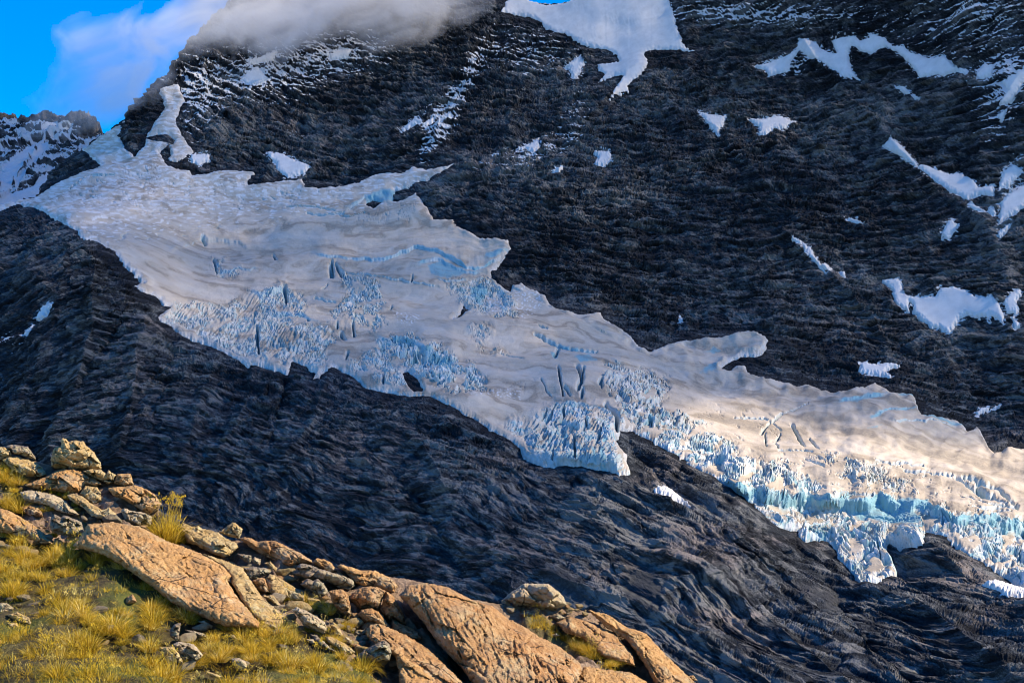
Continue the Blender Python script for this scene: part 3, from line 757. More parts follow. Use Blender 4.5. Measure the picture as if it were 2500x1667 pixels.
# long swells
roll = 5.0 * fbm(mx / 130, ms / 110, 721, 2) + 1.5 * fbm(mx / 46, (ms + .3 * mx) / 40, 731, 2) + 0.30 * fbm(mx / 9, ms / 6, 736, 2)
h += roll * sstep(0, 30, S)
calm = 1 - .78 * sstep(-10, 12, sdf(HX, HY, tr('Q',520,478,900,470,1440,484,1410,740,1340,890,1100,830,760,720,600,620), 40) + 6 * n2(HX / 14, HY / 14, 739))
for zi, (pts, cx, cy, ht, fr) in enumerate(ZONES):
    q = sdf(HX, HY, pts, 50)
    w = sstep(-.42, -.05, fbm(HX / 46, HY / 30, 1300 + zi, 3)) * sstep(-14, 16, q + 12 * n2(HX / 28, HY / 28, 741 + zi) + 5 * n2(HX / 9, HY / 9, 742 + zi))
    m = w > 0.002
    X_, S_ = mx[m] + 5 * n2(mx[m] / 14, ms[m] / 14, 751), ms[m] + 5 * n2(mx[m] / 14, ms[m] / 14, 752)
    cx, cy = cx * 1.35, cy * 1.35
    vz = 1 + .35 * n2(X_ / 60, S_ / 60, 757)
    a = vor2(X_ / cx * vz, S_ / cy * vz, 761 + zi); b = vor2(X_ / (cx * .40), S_ / (cy * .6), 771 + zi)
    edge = a[1] - a[0]; eb = b[1] - b[0]
    tilt = a[5] * (a[3] - .5) + a[6] * (a[4] - .5)
    # the ice breaks into stairs: each step rises a little, then drops in a wall that faces downhill
    ph = -(S_ + .30 * X_) / (cy * 1.9) + .45 * (a[2] - .5) + .9 * n2(X_ / 45, S_ / 60, 777 + zi) + .18 * (b[2] - .5)
    f = ph - np.floor(ph)
    stair = np.where(f < .86, f / .86, (1 - f) / .14) - .5
    gap = np.exp(-(edge / 0.09) ** 2) * sstep(.25, .6, a[3])
    block = .62 * stair + .55 * (a[2] - .5) + .55 * tilt - .6 * gap
    sub = .20 * (b[2] - .5) + .35 * (b[5] * (b[3] - .5) + b[6] * (b[4] - .5)) - .16 * np.exp(-(eb / .12) ** 2)
    rg = .22 * ridge(X_ / 3.6, S_ / 16, 781 + zi, 2)
    h[m] += w[m] * (.80 * ht * (block + sub + rg) * calm[m] + 5.0 * fbm(X_ / 34, S_ / 55, 790 + zi, 2))
    wall = sstep(.80, .90, f) + (1 - sstep(0, .06, f)) * .6
    blue[m] = np.maximum(blue[m], w[m] * fr * (.65 * gap + .5 * wall * sstep(-.3, .3, n2(X_ / 16, S_ / 16, 783)) + .35 * sstep(-.15, -.6, block)))
    fresh[m] = np.maximum(fresh[m], w[m] * fr * (0.55 + 0.45 * sstep(-.2, .2, n2(X_ / 14, S_ / 14, 785 + zi))))
    blue[m] = np.maximum(blue[m], w[m] * fr * (0.75 * np.exp(-(edge / 0.13) ** 2) + 0.25 * np.exp(-(eb / 0.14) ** 2) + 0.55 * sstep(-0.05, -0.6, block)))
# striations that follow the tongue and the left icefall
for pts, ang, per, hh in [(ZONES[4][0], 52, 5.2, 3.0), (ZONES[0][0], 38, 4.6, 2.4), (ZONES[3][0], 34, 4.0, 1.8)]:
    q = sdf(HX, HY, pts, 40); w = sstep(-6, 18, q)
    m = w > 0.01
    c_, s_ = math.cos(R(ang)), math.sin(R(ang))
    X_, Y_ = HX[m], HY[m]
    bend = 24 * n2(X_ / 150, Y_ / 150, 791)
    vv = (X_ * s_ + (Y_ + bend) * c_)
    uu = (X_ * c_ - (Y_ + bend) * s_)
    h[m] += w[m] * hh * (ridge(uu / 34, vv / 7.5, 793, 2) - 0.2)
for pts, am, up, dn, bl in SCARPS:
    d = pline(HX, HY + 4 * n2(HX / 22, HY / 60, 801), pts, max(up, dn) * 3.2)
    yc = np.interp(HX, np.sort(pts[:, 0]), pts[np.argsort(pts[:, 0]), 1])
    yc = yc + 4 * n2(HX / 22, HX * 0, 803) + 2 * n2(HX / 7, HX * 0, 804)
    if am > 15: yc = yc + 11 * n2(HX / 75, HX * 0, 807) + 7 * n2(HX / 28, HX * 0 + .5, 808)
    e = HY - yc
    endf = sstep(pts[:, 0].min() - 4, pts[:, 0].min() + 30, HX) * (1 - sstep(pts[:, 0].max() - 30, pts[:, 0].max() + 4, HX))
    prof = np.where(e < 0, np.exp(np.minimum(e, 0) / up), 1 - sstep(0, 1, e / dn))
    prof = prof * endf * (np.abs(e) < up * 4)
    toward += am * prof * (1 if am < 15 else (.75 + .6 * n2(HX / 50, HX * 0 + .3, 809)))
    face = sstep(-1, 2, e) * (1 - sstep(dn * .6, dn * 1.25, e)) * endf
    blue = np.maximum(blue, bl * face * (0.75 + 0.5 * n2(HX / 18, HY / 30, 806)))
    fresh = np.maximum(fresh, 0.8 * face * sstep(.2, .6, bl))
for pts, dp, w in CREV:
    d = pline(HX + 2.2 * n2(HX / 10, HY / 10, 811), HY + 2.2 * n2(HX / 10, HY / 10, 812), pts, w * 6 + 10)
    t = np.exp(-(d / (w * 0.9)) ** 2)
    h -= dp * 1.6 * t
    blue = np.maximum(blue, 0.65 * np.exp(-(d / (w * 0.95)) ** 2))
# hairline crevasse fields: sets of short fine cracks
def cracks(pts, ang, sx, sy, thr, dp):
    q = sdf(HX, HY, pts, 30); w = sstep(-6, 16, q); m = w > .02
    c_, s_ = math.cos(R(ang)), math.sin(R(ang))
    X_ = HX[m] + 10 * n2(HX[m] / 60, HY[m] / 60, 821); Y_ = HY[m] + 10 * n2(HX[m] / 60, HY[m] / 60, 822)
    uu = X_ * c_ + Y_ * s_; vv = -X_ * s_ + Y_ * c_
    r = np.abs(n2(uu / sx, vv / sy, 823)); gate = sstep(thr, thr + .2, n2(uu / 40, vv / 30, 825))
    c = np.exp(-(r / 0.06) ** 2) * gate * w[m]
    h[m] -= dp * c
    return m, c
whitef = np.zeros_like(h)
for pts, ang, sx, sy, thr, dp in [
    (tr('A',400,1330,900,1100,1300,1180,1800,1270,2352,1270,2352,1400,1700,1480,1000,1500,500,1440), 10, 60, 7, -.1, .9),
    (tr('B',0,1420,400,1380,560,1400,620,1540,0,1568), -18, 30, 5, -.2, .9),
    (tr('D',450,10,1200,0,2352,0,2352,60,1700,80,1000,160,600,130), 6, 90, 9, .0, 1.0),
    (tr('Q',0,60,900,60,1900,330,2300,560,1900,640,1450,480,900,440,0,300), 12, 60, 7, .0, 1.2),
    (tr('E',900,1100,1400,1060,1300,1220,950,1230), 4, 30, 6, .2, .7),
    (tr('F',0,1150,500,1300,800,1500,400,1540,100,1420), 20, 50, 8, .1, 1.0)]:
    m, c = cracks(pts, ang, sx, sy, thr, dp * 2.0)
    blue[m] = np.maximum(blue[m], .42 * c)
    whitef[m] = np.maximum(whitef[m], 0.0)
for p in BLUES:
    q = sdf(HX, HY, p, 20)
    blue = np.maximum(blue, 0.85 * sstep(-3, 5, q + 2.5 * n2(HX / 9, HY / 9, 831)))
lip = np.exp(-np.clip(S, 0, 999) / 32) * sstep(1050, 1150, HX) * (HY < 480 + .50 * (HX - 1050) + 130)
h += lip * (5.5 * fbm(HX / 46, HY / 40, 871, 2) + 2.2 * ridge(HX / 60, HY / 18, 873, 2)) * sstep(0, 10, S)
# edges: buried outside, a thin rounded lip inside
edge_h = np.where(Sj < 0, Sj * 1.2, 4.2 * np.sqrt(np.clip(Sj / 9, 0, 1)) - 0.8 * sstep(20, 60, Sj))
h = h * sstep(-2, 14, Sj) + edge_h
toward = toward * sstep(-2, 8, Sj)
GD2 = blur(GD, 2) - toward
GPt = place(HX, HY, GD2)
up = np.array([0, 0, 1.0]); dirn = gN * 0.75 + up * 0.45
dirn /= np.linalg.norm(dirn, axis=-1)[..., None]
# the parts that tower stand up the screen less if their mean is taken off
G3P = GPt + dirn * h[..., None]
gn = grid_normals(G3P)
steep = sstep(0.80, 0.38, gn[..., 2])
gnb = gN[..., 2]
steeper = sstep(0.10, 0.45, gnb - gn[..., 2])
fresh = np.clip(np.maximum(fresh * (0.35 + 0.65 * sstep(0.02, 0.3, gnb - gn[..., 2] + .08)), 0.7 * steeper), 0, 1)
# dirt: flow bands; white powder on the upper basin; debris
flow = fbm(mx / 130 + 1.2 * u1, (ms + .55 * mx + 30 * u1) / 42, 841, 5, g=.55)
upper = sstep(640, 470, HY + 0.12 * (HX - 500)) 
white = 0.75 * upper * (0.55 + 0.6 * fbm(HX / 20, HY / 6, 851, 3)) + 0.9 * sstep(.33, .5, n2(HX / 16 + .4 * u1, HY / 4.2, 853)) * (upper * .9 + .12)
for p in [tr('E',960,500,1160,450,1190,640,1000,640), tr('E',1180,420,1400,480,1400,560,1250,690,1190,640), tr('E',850,1150,1250,1140,1240,1230,900,1220), tr('T',1550,520,1900,600,1800,720,1600,700)]:
    white = np.maximum(white, sstep(-8, 10, sdf(HX, HY, p, 30)) * sstep(.12, .34, n2(HX / 6, HY / 3, 857)))
ice_edge = np.exp(-np.clip(Sj, 0, 99) / 7) * sstep(-3, 1, Sj)
white = np.maximum(white, 0.75 * ice_edge * (HY < 960 - .05 * (HX - 1000)))
debris = 0.75 * sstep(-6, 12, sdf(HX, HY, tr('E',700,400,860,430,960,400,1000,380,860,470,780,470), 20)) * sstep(-.2, .3, n2(HX / 7, HY / 5, 861))
debris = np.maximum(debris, 0.9 * sstep(.1, .4, n2(HX / 4, HY / 5, 863)) * sstep(-10, 6, sdf(HX, HY, tr('A',960,1370,1040,1130,1100,1030,1230,1080,1100,1120,1080,1330,1020,1360), 30)))
debris = np.maximum(debris, 0.55 * sstep(.25, .6, flow) * sstep(720, 900, HY + .1 * HX) * (1 - fresh))
debris = np.maximum(debris, 0.4 * sstep(.28, .6, flow) * (1 - fresh))
blue = np.clip(blue + 0.22 * steeper * fresh, 0, 1)
GM = np.stack([np.clip(0.5 + .5 * flow + .26 * sstep(1350, 1750, HX) * sstep(900, 1040, HY), 0, 1), blue, np.clip(np.maximum(white * (1 - fresh), .85 * fresh), 0, 1), debris], -1)

def ice_material(name="glacier_ice"):
    k = NT(name)
    fl, bl, wh, de = k.attr("mask")
    co = k.coord()
    n_a = k.noise(co, 0.12, 5, 0.6); n_b = k.noise(co, 0.7, 4, 0.65); n_c = k.noise(k.coord(1, 1, 2), 0.03, 4, 0.6)
    d = k.math('ADD', k.math('MULTIPLY', fl, 0.55), k.math('MULTIPLY', n_c, 0.45))
    c = k.ramp(d, (0.26, (0.55, 0.49, 0.41)), (0.5, (0.49, 0.42, 0.335)), (0.76, (0.36, 0.30, 0.225)))
    c = k.mix(k.math('MULTIPLY', k.rng(n_b, .55, .8), 0.25), c, (0.26, 0.24, 0.21))
    w = k.math('ADD', wh, k.math('MULTIPLY', k.math('SUBTRACT', n_b, 0.5), 0.9))
    c = k.mix(k.rng(w, 0.3, 0.75), c, (0.66, 0.635, 0.60))
    b = k.math('ADD', bl, k.math('MULTIPLY', k.math('SUBTRACT', n_a, 0.5), 0.5))
    c = k.mix(k.rng(b, 0.12, 0.9), c, (0.22, 0.39, 0.43))
    dd = k.math('MULTIPLY', de, k.rng(n_b, 0.38, 0.6))
    c = k.mix(dd, c, (0.14, 0.125, 0.11))
    nb = k.bump(k.math('ADD', n_b, k.math('MULTIPLY', n_a, 2.0)), 0.55, 0.8)
    k.surface(c, 0.75, nb, 0.2)
    return k.m
M_ICE = ice_material()
keep = (Sj > -7)
kq = keep[:-1, :-1] | keep[1:, :-1] | keep[1:, 1:] | keep[:-1, 1:]
V, Fq, A = compact(G3P.reshape(-1, 3), grid_faces(nr, nc, kq), {"mask": GM.reshape(-1, 4), "fr": np.repeat(fresh.reshape(-1, 1), 4, 1)})
fs = A.pop("fr")[:, 0][Fq].mean(1) < .22
tag(link("glacier", new_mesh("glacier", V, Fq, A, fs), M_ICE), "broad glacier of dirty snow and broken blue icefalls flowing down across the dark mountain", "glacier")

# ------------------------------------------------------------------ snow lying on the wall
def snow_material():
    k = NT("wall_snow")
    co = k.coord()
    a = k.noise(k.coord(1, 1, .35), 0.09, 4, .6); b = k.noise(co, .9, 3, .6)
    c = k.ramp(a, (0.3, (0.72, 0.69, 0.65)), (0.7, (0.60, 0.575, 0.54)))
    c = k.mix(k.rng(b, .66, .8), c, (.45, .45, .45))
    k.surface(c, .7, k.bump(k.math('ADD', a, k.math('MULTIPLY', b, .2)), .3, .4), .2)
    return k.m
M_SNOW = snow_material()

def rock_at(X, Y):
    """Broad displacement of the bedrock, sampled from its grid, for what lies on it."""
    ci = np.clip((X - gx[0]) / (gx[1] - gx[0]), 0, NC - 1.001)
    yt = np.interp(X, gx, ytop)
    ri = np.clip((Y - yt) / (1860 - yt) * (NR - 1), 0, NR - 1.001)
    return ri.astype(int), ci.astype(int)
SMOOTHDISP = blur(ROCKDISP, 5)

def snow_sheet(pts, step, thick, jagk, push=0.0):
    lo, hi = pts.min(0) - 6, pts.max(0) + 6
    x = np.arange(lo[0], hi[0], step, dtype=F32); y = np.arange(lo[1], hi[1], step, dtype=F32)
    X, Y = np.meshgrid(x, y)
    s = sdf(X, Y, pts, 60) + jagk * n2(X / 6, Y / 6, 901) + 0.6 * jagk * n2(X / 2.6, Y / 2.6, 903)
    P = place(X, Y, base_depth(X, Y))
    r, c = rock_at(X, Y)
    N = N0[r, c]
    hh = np.where(s < 0, s * .9, thick * np.sqrt(np.clip(s / 7, 0, 1))) + 0.2 * fbm(P[..., 0] / 24, P[..., 2] / 24, 905, 2) * sstep(0, 12, s)
    P = P + N * (hh - push)[..., None] + ND[r, c] * SMOOTHDISP[r, c][..., None]
    kp = s > -3
    kq = kp[:-1, :-1] | kp[1:, :-1] | kp[1:, 1:] | kp[:-1, 1:]
    V, Fq, _ = compact(P.reshape(-1, 3), grid_faces(len(y), len(x), kq), {})
    return V, Fq
for pts, lab in PATCHES:
    size = np.ptp(pts, axis=0).min()
    V, Fq = snow_sheet(pts, 1.2 if size < 60 else 1.7, 2.6, 2.0 if size < 25 else 3.0, -1.8 if pts[:, 1].mean() > 1100 else -0.6)
    if len(Fq) < 4: continue
    o = link("snow_patch", new_mesh("snow_patch", V, Fq), M_SNOW, origin=[V[:, 0].mean(), V[:, 1].mean(), V[:, 2].min()])
    tag(o, lab, "snow patch", "snow patches on the mountain wall")
V, Fq = snow_sheet(SNOWFIELD, 2.2, 3.5, 3.5, 1.0)
m = (V[:, 2] > 0)
tag(link("snowfield", new_mesh("snowfield", V, Fq), M_SNOW, origin=[V[:, 0].mean(), V[:, 1].mean(), V[:, 2].min()]),
    "large smooth snowfield under the summit with a forked tail pouring between rocks", "snowfield")
# ------------------------------------------------------------------ far ridge beyond the col
RSKY = np.concatenate([np.array([(-260,300),(-120,270)],float), tr('A',0,800,70,800,90,775,110,785,160,840,190,820,220,805,290,795,380,795,430,800,530,802,538,776,560,776,575,795,590,805,
   605,795,640,812,690,890,715,922,760,960,900,1010,1100,1080)])
fc, fr_ = 520, 330
fx = np.linspace(-250, 390, fc).astype(F32)
fy0 = np.interp(fx, RSKY[:, 0], RSKY[:, 1]) + 1.6 * n2(fx / 4, fx * 0, 951) + 1.2 * n2(fx / 9, fx * 0, 952)
FX = np.repeat(fx[None], fr_, 0); FY = (fy0[None] + np.linspace(0, 1, fr_)[:, None] ** .9 * (620 - fy0[None])).astype(F32)
FD = 3900 - (FY - 280) * 2.6 + 0.25 * (FX - 100)
FP = place(FX, FY, FD); fN = blur(grid_normals(FP).astype(F32), 4); fN /= np.linalg.norm(fN, axis=-1)[..., None]
a_, s_ = FP[..., 0].astype(F32), (FP[..., 2] * 1.1 + FP[..., 1] * .5).astype(F32)
GULLY = [tr('A',0,1340,20,1150,130,1060,310,920,300,960,240,1030,180,1110,60,1290), tr('A',100,1230,200,1130,290,980,345,980,300,1060,190,1180,110,1290),
         tr('A',-100,1450,90,1320,250,1250,440,1120,420,1160,250,1360,60,1500), tr('A',280,880,340,850,410,830,380,880,300,895), tr('A',-60,1250,60,1140,110,1110,30,1260)]
sg = np.full(FX.shape, -30, F32)
for g in GULLY: sg = np.maximum(sg, sdf(FX, FY, g, 30))
t = R(-50)
uu, vv = a_ * math.cos(t) - s_ * math.sin(t), a_ * math.sin(t) + s_ * math.cos(t)
rk = 26 * ridge(uu / 260, vv / 90, 961, 3) + 9 * ridge(a_ / 40, s_ / 30, 965, 3) + 6 * fbm(a_ / 22, s_ / 22, 967, 3)
rk *= 1 - .8 * sstep(-4, 3, sg)
FP = FP + fN * rk[..., None]
fn = grid_normals(FP)
fd = sstep(-.10, .62, .75 * fbm(a_ / 60, s_ / 34, 971, 4) + 1.0 * (fn[..., 2] - blur(fn.astype(F32), 4)[..., 2]) - .25 * sstep(340, 290, FY) + .12)
fd = np.maximum(fd * .95, sstep(-3, 1.5, sg + 2 * n2(FX / 4, FY / 4, 973)))
sunny = sstep(26, 6, FY - fy0[None]) + sstep(40, 0, np.abs(FX - 215)) * sstep(70, 30, FY - fy0[None])  # sunlit crest painted in: less snow, warmer rock colour
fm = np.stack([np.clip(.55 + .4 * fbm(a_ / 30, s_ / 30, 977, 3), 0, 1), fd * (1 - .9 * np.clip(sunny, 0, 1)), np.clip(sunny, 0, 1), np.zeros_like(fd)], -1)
bkr = [place(fx, fy0 + dy, FD[0] + dd) for dy, dd in ((200, 900), (40, 250), (8, 50))]
V = np.concatenate([np.stack(bkr), FP]).reshape(-1, 3)
fmv = np.concatenate([np.repeat(fm[:1], 3, 0), fm]).reshape(-1, 4)
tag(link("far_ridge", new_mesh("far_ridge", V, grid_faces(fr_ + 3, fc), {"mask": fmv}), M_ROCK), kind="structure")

# ------------------------------------------------------------------ clouds
def cloud_material(name, density, color):
    k = NT(name)
    v = k.n("VolumePrincipled")
    v.inputs["Color"].default_value = color + (1,)
    v.inputs["Density"].default_value = density
    v.inputs["Anisotropy"].default_value = 0.0
    k.t.links.new(v.outputs[0], k.out.inputs["Volume"])
    k.m.cycles.homogeneous_volume = True
    return k.m

def puff(name, front, back, live, mat):
    """Closed cloud body from two sheets of points that meet where the thickness runs out."""
    nr_, nc_ = live.shape
    kq = live[:-1, :-1] & live[1:, :-1] & live[1:, 1:] & live[:-1, 1:]
    i = np.arange(nr_ * nc_).reshape(nr_, nc_); off = nr_ * nc_
    q = np.stack([i[:-1, :-1], i[1:, :-1], i[1:, 1:], i[:-1, 1:]], -1)
    F = [q[kq], (q + off)[kq][:, ::-1]]
    pad = np.pad(kq, 1)
    for (dy, dx, e) in ((0, -1, (0, 1)), (1, 0, (1, 2)), (0, 1, (2, 3)), (-1, 0, (3, 0))):
        nb = pad[1 + dy:pad.shape[0] - 1 + dy, 1 + dx:pad.shape[1] - 1 + dx]
        m = kq & ~nb
        a, b = q[m][:, e[0]], q[m][:, e[1]]
        F.append(np.stack([b, a, a + off, b + off], -1))
    V = np.concatenate([front.reshape(-1, 3), back.reshape(-1, 3)])
    V, Fq, _ = compact(V, np.concatenate(F), {})
    a, b, c, d = [V[Fq[:, j]] - V.mean(0) for j in range(4)]
    if (np.sum(a * np.cross(b, c)) + np.sum(a * np.cross(c, d))) < 0: Fq = Fq[:, ::-1]
    return link(name, new_mesh(name, V, Fq), mat, origin=[V[:, 0].mean(), V[:, 1].mean(), V[:, 2].min()])

# cloud clinging to the peak
CL = np.array([(80,320),(120,230),(150,150),(150,85),(215,78),(300,70),(380,40),(440,8),(480,-90),(900,-140),(1230,-120),(1235,-60),(1190,10),(1150,55),(1060,82),(960,100),(860,112),(760,125),
               (660,132),(560,140),(480,150),(440,175),(400,205),(360,250),(310,300),(250,325),(170,330)], float)
cx = np.arange(40, 1330, 4.0, dtype=F32); cy = np.arange(-180, 340, 4.0, dtype=F32)
CX, CY = np.meshgrid(cx, cy)
q = sdf(CX, CY, CL, 130)
wsp = fbm(CX / 190 + .5 * n2(CX / 120, CY / 120, 1003), (CY + .35 * CX) / 120, 1001, 5, g=.5)
fringe = 40 + 40 * sstep(620, 300, CX)
th = sstep(-fringe * .5, fringe * 1.9, q + 40 * wsp + 8)
th = th * (0.45 + 0.55 * sstep(180, 480, CX + .5 * (260 - CY)) ) * (0.8 + 0.45 * wsp)
th = th * np.maximum(0.22 + 0.78 * sstep(190, 20, CY + 30 * n2(CX / 110, CY / 70, 1011)), .8 * sstep(500, 380, CX))
th = th * (1 - .55 * sstep(900, 1120, CX))
TH_ = np.clip(th, 0, 1.3) * 230
DC = np.minimum(DEPTH(CX, np.maximum(CY, -60)), 2640) - 70
DC = np.where(CX < 420, 2380, DC); DC = blur(DC.astype(F32), 12)
F_ = place(CX, CY, DC - TH_ * .6); B_ = place(CX, CY, DC + TH_ * .4)
M_CLOUD = cloud_material("cloud_vapour", 0.0095, (0.93, 0.93, 0.95))
tag(puff("cloud", F_, B_, TH_ > 2.5, M_CLOUD), kind="stuff")

# unseen cloud added, thickness shaped to shade wall, far ridge and upper glacier
ZC = 1350.0
LIT = np.array([(2900,1010),(2500,1072),(2350,1068),(2200,1058),(2080,1050),(1960,1040),(1860,1015),(1780,985),(1690,955),(1600,950),(1520,985),(1450,1040),(1380,1120),(1320,1180),
                (1280,1300),(1230,1420),(1200,1560),(1250,1900),(2900,1900)], float)
lit = sdf(GXX, GYY, LIT, 110)
shade = 1 - sstep(-40, 40, lit + 14 * fbm(GXX / 60, GYY / 40, 1021, 3))
lowrock = sstep(1120, 1220, GYY - .25 * (GXX - 1500)) 
shade = np.maximum(shade, 0.12 * lowrock)
shade = np.maximum(shade, 0.0)
# a bit thinner over the top snowfield and the middle glacier
shade *= 1 - .25 * np.exp(-(((GXX - 1450) / 260) ** 2 + ((GYY - 60) / 110) ** 2))
shade *= 1 - .95 * sstep(1250, 1000, GXX) * sstep(300, 170, GYY + .05 * GXX)
pts = PR.reshape(-1, 3)[::3]; val = shade.reshape(-1)[::3]
ptf = FP.reshape(-1, 3)[::5]; vf = 2.3 * (1 - np.clip(sunny * 1.2, 0, 1)).reshape(-1)[::5]
pts = np.concatenate([pts, ptf]); val = np.concatenate([val, vf])
tq = (ZC - pts[:, 2]) / SUN[2]
qx = pts[:, 0] + tq * SUN[0]; qy = pts[:, 1] + tq * SUN[1]
CELL = 12.0
x0, x1, y0, y1 = qx.min() - 200, qx.max() + 200, qy.min() - 200, qy.max() + 200
mx_, my_ = int((x1 - x0) / CELL), int((y1 - y0) / CELL)
ii = ((qx - x0) / CELL).astype(int); jj = ((qy - y0) / CELL).astype(int)
idx = jj * mx_ + ii
num = np.bincount(idx, val, mx_ * my_).reshape(my_, mx_); den = np.bincount(idx, None, mx_ * my_).reshape(my_, mx_).astype(float)
sm_n, sm_d = blur(num.astype(F32), 2), blur(den.astype(F32), 2)
T0 = np.where(sm_d > 1e-3, sm_n / np.maximum(sm_d, 1e-3), 0)
wide = blur(T0.astype(F32), 6); T0 = np.where(sm_d > 1e-3, T0, wide)
T0 = blur(T0.astype(F32), 1)
QX, QY = np.meshgrid(x0 + (np.arange(mx_) + .5) * CELL, y0 + (np.arange(my_) + .5) * CELL)
lump = fbm(QX / 260, QY / 260, 1031, 4)
TT = np.clip(T0 * (1 + .35 * lump), 0, 2.6) * 110
zc = ZC + 25 * lump
Fd = np.stack([QX, QY, zc + TT * .5], -1); Bd = np.stack([QX, QY, zc - TT * .5], -1)
M_SHADE_CLOUD = cloud_material("added_shade_vapour", 0.0085, (0.95, 0.95, 0.95))
tag(puff("added_shade_cloud", Fd, Bd, TT > 2.0, M_SHADE_CLOUD), kind="stuff")
# ------------------------------------------------------------------ foreground hillside
FG = TPS([(0,1105,21.6),(150,1130,21.4),(330,1185,20.6),(440,1275,19.9),(640,1320,19.4),(755,1362,19.0),(900,1395,18.8),(1090,1428,18.6),(1230,1470,19.0),(1390,1475,19.5),
 (1500,1505,19.5),(1590,1560,19.2),(1700,1667,18.4),(130,1310,18.8),(300,1370,17.6),(420,1480,16.4),(640,1540,15.8),(850,1610,15.3),(940,1667,15.0),(1200,1600,16.9),(1400,1600,18.1),
 (1050,1667,15.2),(1400,1667,16.6),(0,1300,19.0),(0,1450,16.4),(300,1500,15.7),(0,1667,14),(500,1667,14.2),(-250,1080,22),(-250,1400,17.4),(-250,1667,14),(0,1900,11.6),(800,1900,12),
 (1600,1900,14.5),(1900,1900,16),(2000,1800,17),(700,1470,17.2),(1000,1550,16.9)], lam=1e-3)
FSKY = np.array([(-260,1085),(-150,1090),(0,1108),(60,1116),(120,1136),(240,1156),(330,1192),(390,1246),(440,1280),(540,1312),(640,1330),(755,1370),(830,1388),(900,1402),(990,1412),(1090,1434),
                 (1150,1462),(1230,1476),(1300,1478),(1390,1482),(1430,1492),(1500,1512),(1540,1543),(1580,1556),(1620,1596),(1644,1624),(1680,1652),(1700,1675),(1770,1770),(1900,1920)], float)

def fdepth(X, Y): return FG(X, Y)

def hummock(P):
    return 0.16 * fbm3(P, .45, 1101, 4) + 0.05 * fbm3(P, 2.2, 1105, 3)
fgx = np.linspace(-250, 1880, 900).astype(F32); NFR = 420
fgt = np.interp(fgx, FSKY[:, 0], FSKY[:, 1]) + 2.2 * n2(fgx / 14, fgx * 0, 1111) + 1.2 * n2(fgx / 5, fgx * 0, 1112)
EX = np.repeat(fgx[None], NFR, 0); EY = (fgt[None] + np.linspace(0, 1, NFR)[:, None] * (1960 - fgt[None])).astype(F32)
ED = fdepth(EX, EY)
EP = place(EX, EY, ED)
MEADOW = tr('X',-300,1180,-20,1290,60,1300,130,1312,200,1328,250,1345,285,1378,340,1420,385,1452,420,1482,470,1510,520,1528,640,1535,690,1545,720,1552,780,1575,850,1610,900,1640,925,1700,940,2000,-300,2000)
GRASSY = [MEADOW, tr('O',440,610,620,600,760,720,960,800,1150,880,1320,1000,1420,1010,1500,1080,1300,1100,1150,1010,960,900,740,780,520,690),
          tr('J',0,440,120,560,280,600,280,660,120,680,320,760,330,860,160,900,40,700,0,680), tr('J',0,960,200,960,330,1000,340,1180,240,1180,80,1100,0,1060),
          tr('J',500,820,900,880,960,960,1180,1180,1380,1200,1300,1210,1180,1190,960,1060,880,930,520,840), tr('G',870,560,930,480,1040,540,1060,660,980,680,880,620),
          tr('L',240,620,500,640,700,720,900,800,1020,900,850,960,660,880,420,780,280,720), tr('L',1080,1040,1250,1040,1260,1120,1120,1140)]
gs = np.full(EX.shape, -60, F32)
for p in GRASSY: gs = np.maximum(gs, sdf(EX, EY, p, 60))
soil = sstep(-14, 10, gs + 9 * n2(EX / 22, EY / 22, 1121))
rough = 0.22 * ridge(EP[..., 0] / 1.1 + .3 * EP[..., 1], EP[..., 1] / 1.6, 1131, 3) + .10 * fbm3(EP, 3.0, 1135, 3)
EH = hummock(EP) * soil + (1 - soil) * (rough + 0.5 * hummock(EP)) - 0.10 * (1 - soil)
EH = EH * sstep(0, 30, EY - fgt[None])
EP2 = EP + np.array([0, 0, 1.0]) * EH[..., None]
eb = [place(fgx, fgt + dy, ED[0] + dd) for dy, dd in ((700, 40), (260, 18), (60, 5), (10, 1.2))]
V = np.concatenate([np.stack(eb), EP2]).reshape(-1, 3)
mk = np.stack([soil, np.clip(.5 + .5 * fbm3(EP, .6, 1141, 4), 0, 1), np.zeros_like(soil), np.zeros_like(soil)], -1)
mk = np.concatenate([np.repeat(mk[:1], 4, 0), mk]).reshape(-1, 4)

def ground_material():
    k = NT("hillside_ground")
    so, vr, _, _ = k.attr("mask")
    co = k.coord()
    a = k.noise(co, 3.0, 6, .65); b = k.noise(co, 14, 4, .7); c0 = k.noise(co, .8, 4, .6)
    soilc = k.ramp(k.math('ADD', k.math('MULTIPLY', a, .6), k.math('MULTIPLY', b, .4)), (.36, (.018, .014, .008)), (.5, (.060, .048, .022)), (.60, (.10, .085, .030)), (.72, (.22, .19, .12)))
    mossc = k.mix(k.rng(c0, .52, .62), soilc, (.085, .090, .020))
    rockc = k.ramp(k.math('ADD', k.math('MULTIPLY', a, .5), k.math('MULTIPLY', b, .5)), (.34, (.05, .035, .022)), (.5, (.20, .135, .085)), (.66, (.34, .25, .17)))
    col = k.mix(so, rockc, mossc)
    k.surface(col, .9, k.bump(k.math('ADD', a, k.math('MULTIPLY', b, .5)), .10, .9), .15)
    return k.m
M_GROUND = ground_material()
tag(link("hillside", new_mesh("hillside", V, grid_faces(NFR + 4, 900), {"mask": mk}), M_GROUND), kind="structure")

